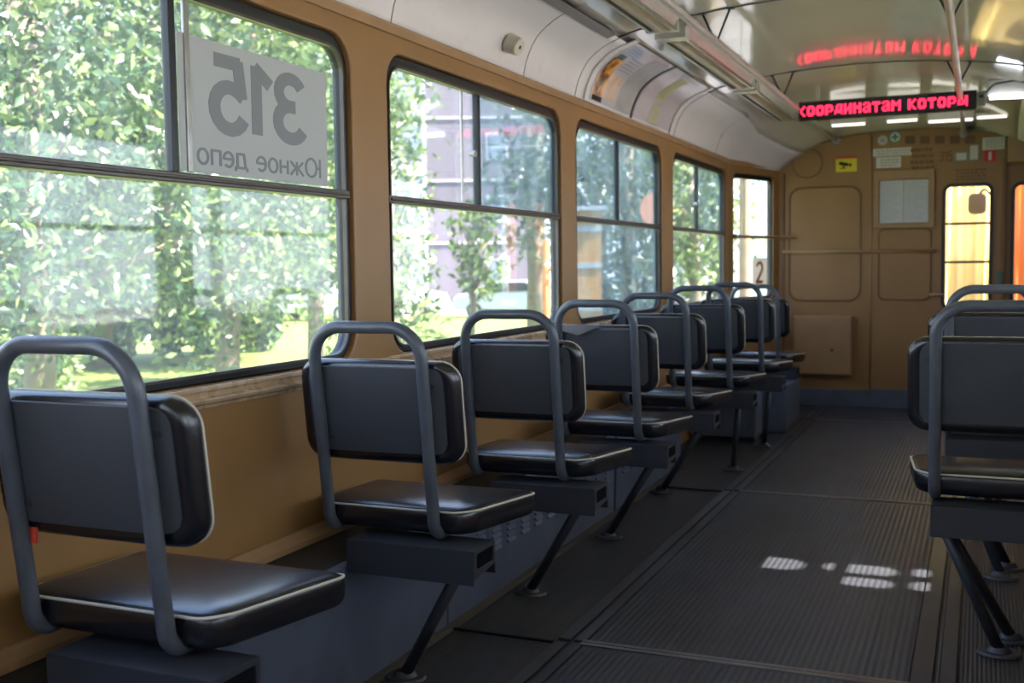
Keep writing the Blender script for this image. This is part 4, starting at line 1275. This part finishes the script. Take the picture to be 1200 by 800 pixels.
for yy in (-5, -1, 3, 7):
    bm = bmesh.new(); cyl(bm, (2.0, yy, -0.85), (0, 0, 1), 0.05, ZK+0.85, 14)
    obj('blocker_post', bm, DARKM, cn_)

# ================================================================== OUTSIDE (left)
GZ = -0.85
bm = bmesh.new(); bx(bm, -90, 40, -40, 110, GZ-0.3, GZ)
struct(obj('ground', bm, ASPH))
bm = bmesh.new(); bx(bm, 0.9, 30, -20, 40, GZ, GZ+0.15)
struct(obj('pavement', bm, mat('pale_paving', (0.30, 0.29, 0.27), 0.9, var=0.1)))
bm = bmesh.new(); bx(bm, -60, -4.0, -10, 40, GZ, GZ+0.03)
struct(obj('lawn', bm, GRASSM))
bm = bmesh.new()
bx(bm, -60, -4, 40, 47, GZ, GZ+0.02)
struct(obj('road', bm, mat('road_surface', (0.17, 0.165, 0.17), 0.9, var=0.08)))

def crown(bm, c, r, n, leaf, rng, clumps=30, shell=0.55):
    c = np.array(c, float); r = np.array(r, float)
    cc = rng.normal(size=(clumps, 3)); cc /= np.linalg.norm(cc, axis=1)[:, None]
    cc *= rng.uniform(shell, 1.0, size=(clumps, 1)); cc = c+cc*r
    idx = rng.integers(0, clumps, n)
    off = rng.normal(size=(n, 3))*(r.mean()*0.20)
    P = cc[idx]+off
    U = rng.normal(size=(n, 3)); U /= np.linalg.norm(U, axis=1)[:, None]
    W = rng.normal(size=(n, 3)); V = np.cross(U, W); V /= np.linalg.norm(V, axis=1)[:, None]
    s = leaf*rng.uniform(0.6, 1.3, size=(n, 1))
    N = np.cross(U, V)
    # pointed leaf of four corners, folded along its middle
    A = P-U*s; B = P+V*s*0.45+N*s*0.12; C = P+U*s; D = P-V*s*0.45+N*s*0.12
    return np.stack([A, B, C, D], 1).reshape(-1, 3)
def leafmesh(name, verts, m, parent):
    n = len(verts)//4
    me = bpy.data.meshes.new(name)
    me.vertices.add(len(verts)); me.vertices.foreach_set('co', verts.ravel())
    F = np.arange(n)*4
    tri = np.stack([F, F+1, F+2, F, F+2, F+3], 1).reshape(-1)
    me.loops.add(len(tri)); me.loops.foreach_set('vertex_index', tri.astype(np.int32))
    me.polygons.add(2*n)
    me.polygons.foreach_set('loop_start', (np.arange(2*n)*3).astype(np.int32))
    me.update(calc_edges=True)
    me.materials.append(m)
    o = bpy.data.objects.new(name, me); COL.objects.link(o); o.parent = parent
    return o
def tree(x, y, crowns, n, leaf, m, label, seed, trunk=0.14, group=None, top=None):
    rng = np.random.default_rng(seed); random.seed(seed)
    root = thing('leafy_tree', label, 'tree', (x, y, GZ), 0, group)
    vs_ = []
    bm = bmesh.new()
    hz = max(c[2]+c[5]*0.2 for c in crowns)
    sweep(bm, [(0, 0, 0), (0.05, 0.03, hz*0.35), (-0.03, 0.05, hz*0.7), (0.02, 0, hz)], trunk, 10)
    for (cx, cy, cz, rx, ry, rz) in crowns:
        vs_.append(crown(None, (cx, cy, cz), (rx, ry, rz), int(n*rx*rz), leaf, rng, clumps=int(26+14*rx)))
        for k in range(7):
            a = rng.uniform(0, 2*PI); e = rng.uniform(-0.5, 1.0)
            p = (cx+rx*0.8*math.cos(a), cy+ry*0.8*math.sin(a), cz+rz*0.7*e)
            z0_ = max(0.3, min(hz*0.9, p[2]-0.8))
            sweep(bm, [(0, 0, z0_), ((p[0])*0.5, p[1]*0.5, (z0_+p[2])/2+0.1), p], trunk*0.22, 5)
    obj('trunk', bm, BARK, root)
    leafmesh('foliage', np.concatenate(vs_), m, root)
    return root
def polar(u, dist):
    """ground point in the viewing direction of picture column u at a distance"""
    d = fw*FPX + rt*(u-600); d.z = 0; d.normalize()
    return d.x*dist, d.y*dist
x, y = polar(40, 11.0)
tree(x, y, [(0, 0, 4.1, 2.4, 2.2, 2.3), (0.2, -0.4, 2.5, 2.1, 1.8, 0.95)], 2300, 0.062, LEAF1, 'big leafy tree filling the left of the first window', 11)
x, y = polar(262, 12.5)
tree(x, y, [(0, 0, 3.7, 1.55, 1.5, 2.3), (0.1, -0.2, 2.0, 1.15, 1.1, 0.75)], 2300, 0.060, LEAF2, 'bright sunlit tree in the middle of the first window', 12)
x, y = polar(368, 18.0)
tree(x, y, [(0, 0, 4.3, 1.15, 1.1, 2.5), (0.1, 0, 2.3, 0.8, 0.9, 0.6)], 2000, 0.08, LEAF1, 'slim darker tree at the right of the first window', 13)
x, y = polar(458, 13.5)
tree(x, y, [(0, 0, 3.0, 0.55, 0.8, 1.8), (-0.1, 0, 1.1, 0.65, 0.7, 0.7)], 2600, 0.062, LEAF2, 'bright young tree at the left of the second window', 14, trunk=0.07)
x, y = polar(553, 30.0)
tree(x, y, [(0, 0, 2.9, 0.6, 0.7, 1.0), (0.3, 0, 1.7, 0.7, 0.7, 0.5)], 600, 0.14, LEAF2, 'small yellow-green tree behind the second window middle', 15, trunk=0.09)
x, y = polar(628, 28.0)
tree(x, y, [(0, 0, 4.8, 1.2, 1.3, 2.8)], 420, 0.14, LEAF3, 'dim bluish tree behind the dusty second window pane', 16, trunk=0.25)
x, y = polar(735, 22.0)
tree(x, y, [(0, 0, 4.0, 1.1, 1.2, 3.1), (0.2, 0, 1.6, 0.9, 0.9, 0.9)], 600, 0.11, LEAF3, 'dark tree behind the third window', 17)
x, y = polar(812, 24.0)
tree(x, y, [(0, 0, 3.4, 0.95, 1.1, 2.9)], 900, 0.12, LEAF2, 'bright yellow-green tree behind the fourth window', 18)
for k, (u, dd, rr, lab) in enumerate(((-40, 21, 3.4, 'dark dense tree behind the leftmost tree of the first window'), (120, 24, 3.2, 'dark dense tree in the gap between the two nearest trees'), (262, 23, 2.4, 'dark tree right behind the bright tree of the first window'))):
    x, y = polar(u, dd)
    tree(x, y, [(0, 0, 4.9, rr, rr, 3.6), (0, 0, 2.9, rr*0.9, rr*0.9, 1.3)], 520, 0.13, LEAFD, lab, 80+k, trunk=0.2)
GT = 'far trees across the road'
for k, (u, dd, rr) in enumerate(((-70, 54, 3.3), (95, 56, 3.4), (250, 54, 3.0), (385, 57, 2.6), (700, 54, 2.4), (765, 66, 2.6), (840, 56, 2.4))):
    x, y = polar(u, dd)
    fl_ = ['far tree behind the left edge of the first window', 'far tree behind the first window, second from the left', 'far tree behind the bright tree of the first window',
           'far tree beyond the right of the first window', 'far tree behind the pillar before the third window', 'far tree behind the third window', 'far tree beyond the fourth window'][k]
    tree(x, y, [(0, 0, 5.0, rr, rr, 4.6)], 130, 0.30, LEAF3, fl_, 30+k, trunk=0.3, group=GT)
# shrubs at the foot
GSH = 'shrubs on the lawn'
for k, (u, dd, sc, lab) in enumerate(((474, 16.5, 0.95, 'low bright bush at the foot of the second window tree'), (510, 19, 0.7, 'low bush right of the bright bush in the second window'),
                              (652, 23, 0.7, 'low bush at the right edge of the second window'), (712, 19, 0.9, 'bush at the bottom of the third window'), (806, 20, 0.8, 'bush at the bottom of the fourth window'),
                              (10, 16, 1.2, 'bush behind the nearest seat handle'))):
    x, y = polar(u, dd); rng = np.random.default_rng(60+k)
    root = thing('leafy_bush', lab, 'bush', (x, y, GZ), 0, GSH)
    leafmesh('foliage', crown(None, (0, 0, 0.55*sc), (0.8*sc, 0.8*sc, 0.5*sc), int(1500*sc), 0.07, rng, 20, 0.3), LEAF2, root)
    bm = bmesh.new(); rng = np.random.default_rng(k)
    for q in range(5):
        a = 2*PI*q/5; sweep(bm, [(0, 0, 0), (0.3*math.cos(a), 0.3*math.sin(a), 0.6*sc)], 0.02, 5)
    obj('stems', bm, BARK, root)

x0_, y0_ = polar(-60, 25); x1_, y1_ = polar(325, 27)
hd = thing('clipped_hedge', 'long dark green hedge behind the trees of the first window', 'hedge', ((x0_+x1_)/2, (y0_+y1_)/2, GZ), math.atan2(y1_-y0_, x1_-x0_))
hl = math.hypot(x1_-x0_, y1_-y0_)/2; rng = np.random.default_rng(5)
leafmesh('foliage', np.concatenate([crown(None, (-hl+hl*2*(k+0.5)/9, 0, 1.1), (hl/8, 0.6, 1.0), 2300, 0.10, rng, 24, 0.3) for k in range(9)]), LEAFD, hd)
for k in range(9):
    bm = bmesh.new(); sweep(bm, [(-hl+hl*2*(k+0.5)/9, 0, 0), (-hl+hl*2*(k+0.5)/9+0.1, 0, 1.2)], 0.05, 6); obj('stem', bm, BARK, hd)
# buildings
def building(name, u0, u1, dist, h, m, label, floors=7, cols=4, depth=14):
    x0, y0 = polar(u0, dist); x1, y1 = polar(u1, dist)
    a = Vector((x0, y0, 0)); b = Vector((x1, y1, 0)); L = (b-a).length
    ang = math.atan2(b.y-a.y, b.x-a.x)
    root = thing(name, label, 'building', (x0, y0, GZ), ang)
    box('facade', m, 0, L, 0, depth, 0, h, root)
    fh = h/floors
    for i in range(floors):
        bm = bmesh.new(); bx(bm, 0, L, -0.06, 0, (i+1)*fh-0.14, (i+1)*fh-0.04)
        obj('floor_band', bm, WHITE, root)
    return root, L, fh
PINKG = mat('mauve_facade', (0.165, 0.145, 0.19), 0.85, var=0.04, vscale=0.5)
LGREY = mat('pale_facade', (0.28, 0.30, 0.36), 0.85, var=0.04, vscale=0.5)
WING = mat('far_window_glass', (0.20, 0.24, 0.32), 0.15)
r1, L, fh = building('apartment_tower', 503, 640, 60, 34, PINKG, 'tall mauve grey tower seen through the second window', 10)
r2, L2, fh2 = building('apartment_block', 440, 500, 52, 26, LGREY, 'pale block left of the mauve tower', 8)
for rr_, LL, f_, nfl, ncol in ((r2, L2, fh2, 8, 3),):
    for i in range(nfl):
        for c in range(ncol):
            x_ = LL*(c+0.5)/ncol
            w_ = box('window_unit', WHITE, x_-0.5, x_+0.5, -0.05, 0.02, i*f_+0.9, i*f_+2.3, rr_)
            box('window_glass', WING, x_-0.4, x_+0.4, -0.07, -0.04, i*f_+1.0, i*f_+2.2, w_)
for i in range(10):
    x_ = L*0.60
    w_ = box('window_unit', WHITE, x_-0.6, x_+0.6, -0.05, 0.02, i*fh+1.0, i*fh+2.5, r1)
    box('window_glass', WING, x_-0.5, x_+0.5, -0.07, -0.04, i*fh+1.1, i*fh+2.4, w_)
r3, L3, fh3 = building('white_building', 852, 960, 40, 12, mat('white_facade', (0.80, 0.82, 0.86), 0.8), 'bright white building seen through the narrow window', 4)
bm = bmesh.new(); x, y = polar(873, 16)
t = thing('wooden_pole', 'pale wooden utility pole behind the narrow fifth window', 'pole', (x, y, GZ))
cyl(bm, (0, 0, 0), (0, 0, 1), 0.09, 6.0, 16, 0.08); obj('pole_shaft', bm, mat('pole_wood', (0.28, 0.19, 0.11), 0.8, var=0.15), t)
bm = bmesh.new(); bx(bm, -0.5, 0.5, -0.05, 0.05, 5.4, 5.52); obj('cross_arm', bm, MATS['pole_wood'], t)

# orange-yellow kiosk seen through the third window
x, y = polar(676, 18); x1_, y1_ = polar(697, 18)
ang = math.atan2(y1_-y, x1_-x)
t = thing('street_kiosk', 'yellow-orange kiosk wall with grey bands behind the third window', 'kiosk', (x, y, GZ), ang)
KL = 0.42
KO = mat('kiosk_orange', (0.42, 0.20, 0.05), 0.6)
box('kiosk_wall', KO, -0.35, KL, 0, 1.2, 0, 2.9, t)
for z in (1.25, 1.95, 2.55): box('grey_band', CARB, -0.36, KL+0.01, -0.02, 0.01, z, z+0.09, t)
box('kiosk_roof', CARB, -0.4, KL+0.1, -0.1, 1.3, 2.9, 2.97, t)
x, y = polar(641, 21)
t = thing('orange_post', 'orange advertising post behind the right of the second window', 'post', (x, y, GZ))
KP = mat('post_orange', (0.75, 0.25, 0.08), 0.6)
bm = bmesh.new(); cyl(bm, (0, 0, 0.9), (0, 0, 1), 0.075, 1.1, 14); obj('post_lower', bm, KP, t)
bm = bmesh.new(); cyl(bm, (0, 0, 2.10), (0, 0, 1), 0.06, 0.40, 14); obj('post_upper', bm, KP, t)
bm = bmesh.new(); cyl(bm, (0, 0, 0), (0, 0, 1), 0.03, 2.6, 10); obj('post_pole', bm, CARB, t)
x, y = polar(770, 15)
t = thing('round_street_sign', 'round orange-red road sign at the third window edge', 'sign', (x, y, GZ))
bm = bmesh.new(); cyl(bm, (0, 0, 2.75), (x, y, 0), 0.23, 0.02, 28); obj('sign_disc', bm, mat('sign_orange', (0.75, 0.30, 0.18), 0.5), t)
bm = bmesh.new(); cyl(bm, (0.03, 0.05, 0), (0, 0, 1), 0.03, 2.9, 10); obj('sign_pole', bm, CARB, t)
# number sticker in the lower pane of the narrow window
t = thing('number_sticker', 'pale sticker with an orange figure 2 on the narrow fifth window', 'sticker')
bm = sheet([[(8.585, 0.96), (8.80, 0.96), (8.80, 1.19), (8.585, 1.19)]], lambda s, z, d: lw(s, z, 0.024+d), 0.002)
obj('sticker_sheet', bm, clothmat('sticker_pink', (0.85, 0.74, 0.70), 0.7), t)
bm = text_mesh('2', 0.17, 0.0004, 'digit', 0.16)
for v in bm.verts:
    q = lw(8.69+v.co.x*1.1, 1.075+v.co.y, 0.0228-v.co.z); v.co = q
obj('digit', bm, mat('digit_orange', (0.55, 0.22, 0.08), 0.6), t)

# parked cars
def car(u, dist, heading, paint, label, sc=1.0):
    x, y = polar(u, dist)
    root = thing('parked_car', label, 'car', (x, y, GZ+0.02), heading, 'cars on the road beyond the lawn')
    side = [(-2.1, 0.35), (-2.15, 0.75), (-1.95, 0.92), (-1.35, 0.98), (-0.75, 1.42), (0.75, 1.45), (1.35, 1.05), (2.0, 0.92), (2.15, 0.60), (2.1, 0.30)]
    bm = bmesh.new()
    A = [bm.verts.new((px, -0.82, pz)) for px, pz in side]; B = [bm.verts.new((px, 0.82, pz)) for px, pz in side]
    for k in range(len(side)): bm.faces.new((A[k], A[(k+1) % len(side)], B[(k+1) % len(side)], B[k]))
    bm.faces.new(A[::-1]); bm.faces.new(B)
    obj('car_body', bm, paint, root, bevel=0.08, seg=3)
    bm = bmesh.new()
    for s in (-1, 1):
        poly2 = [(-1.15, 1.0), (-0.70, 1.35), (0.0, 1.38), (0.0, 1.0)]
        poly3 = [(0.06, 1.0), (0.06, 1.38), (0.68, 1.38), (1.15, 1.05)]
        for pl in (poly2, poly3):
            A = [bm.verts.new((px, s*0.825, pz)) for px, pz in pl]; B = [bm.verts.new((px, s*0.80, pz)) for px, pz in pl]
            for k in range(4): bm.faces.new((A[k], A[(k+1) % 4], B[(k+1) % 4], B[k]))
            bm.faces.new(A[::-1]); bm.faces.new(B)
    obj('car_window', bm, GLASSD, root)
    for px in (-1.3, 1.35):
        for s in (-1, 1):
            bm = bmesh.new(); cyl(bm, (px, s*0.84, 0.31), (0, -s, 0), 0.31, 0.2, 20)
            wl = obj('wheel', bm, RUBB, root)
            bm = bmesh.new(); cyl(bm, (px, s*0.85, 0.31), (0, -s, 0), 0.18, 0.02, 16)
            obj('hub_cap', bm, ALU, wl)
    return root
car(372, 42, 0.15, CARW, 'white car parked beyond the lawn, right end of the first window')
car(40, 43, 0.1, CARB, 'grey car behind the trees at the left of the first window')
car(600, 42, 0.2, CARB, 'grey car on the road in the second window')
car(462, 44, 0.2, CARW, 'white car behind the bush in the second window')
car(728, 43, 0.2, CARW, 'white car at the bottom of the third window')
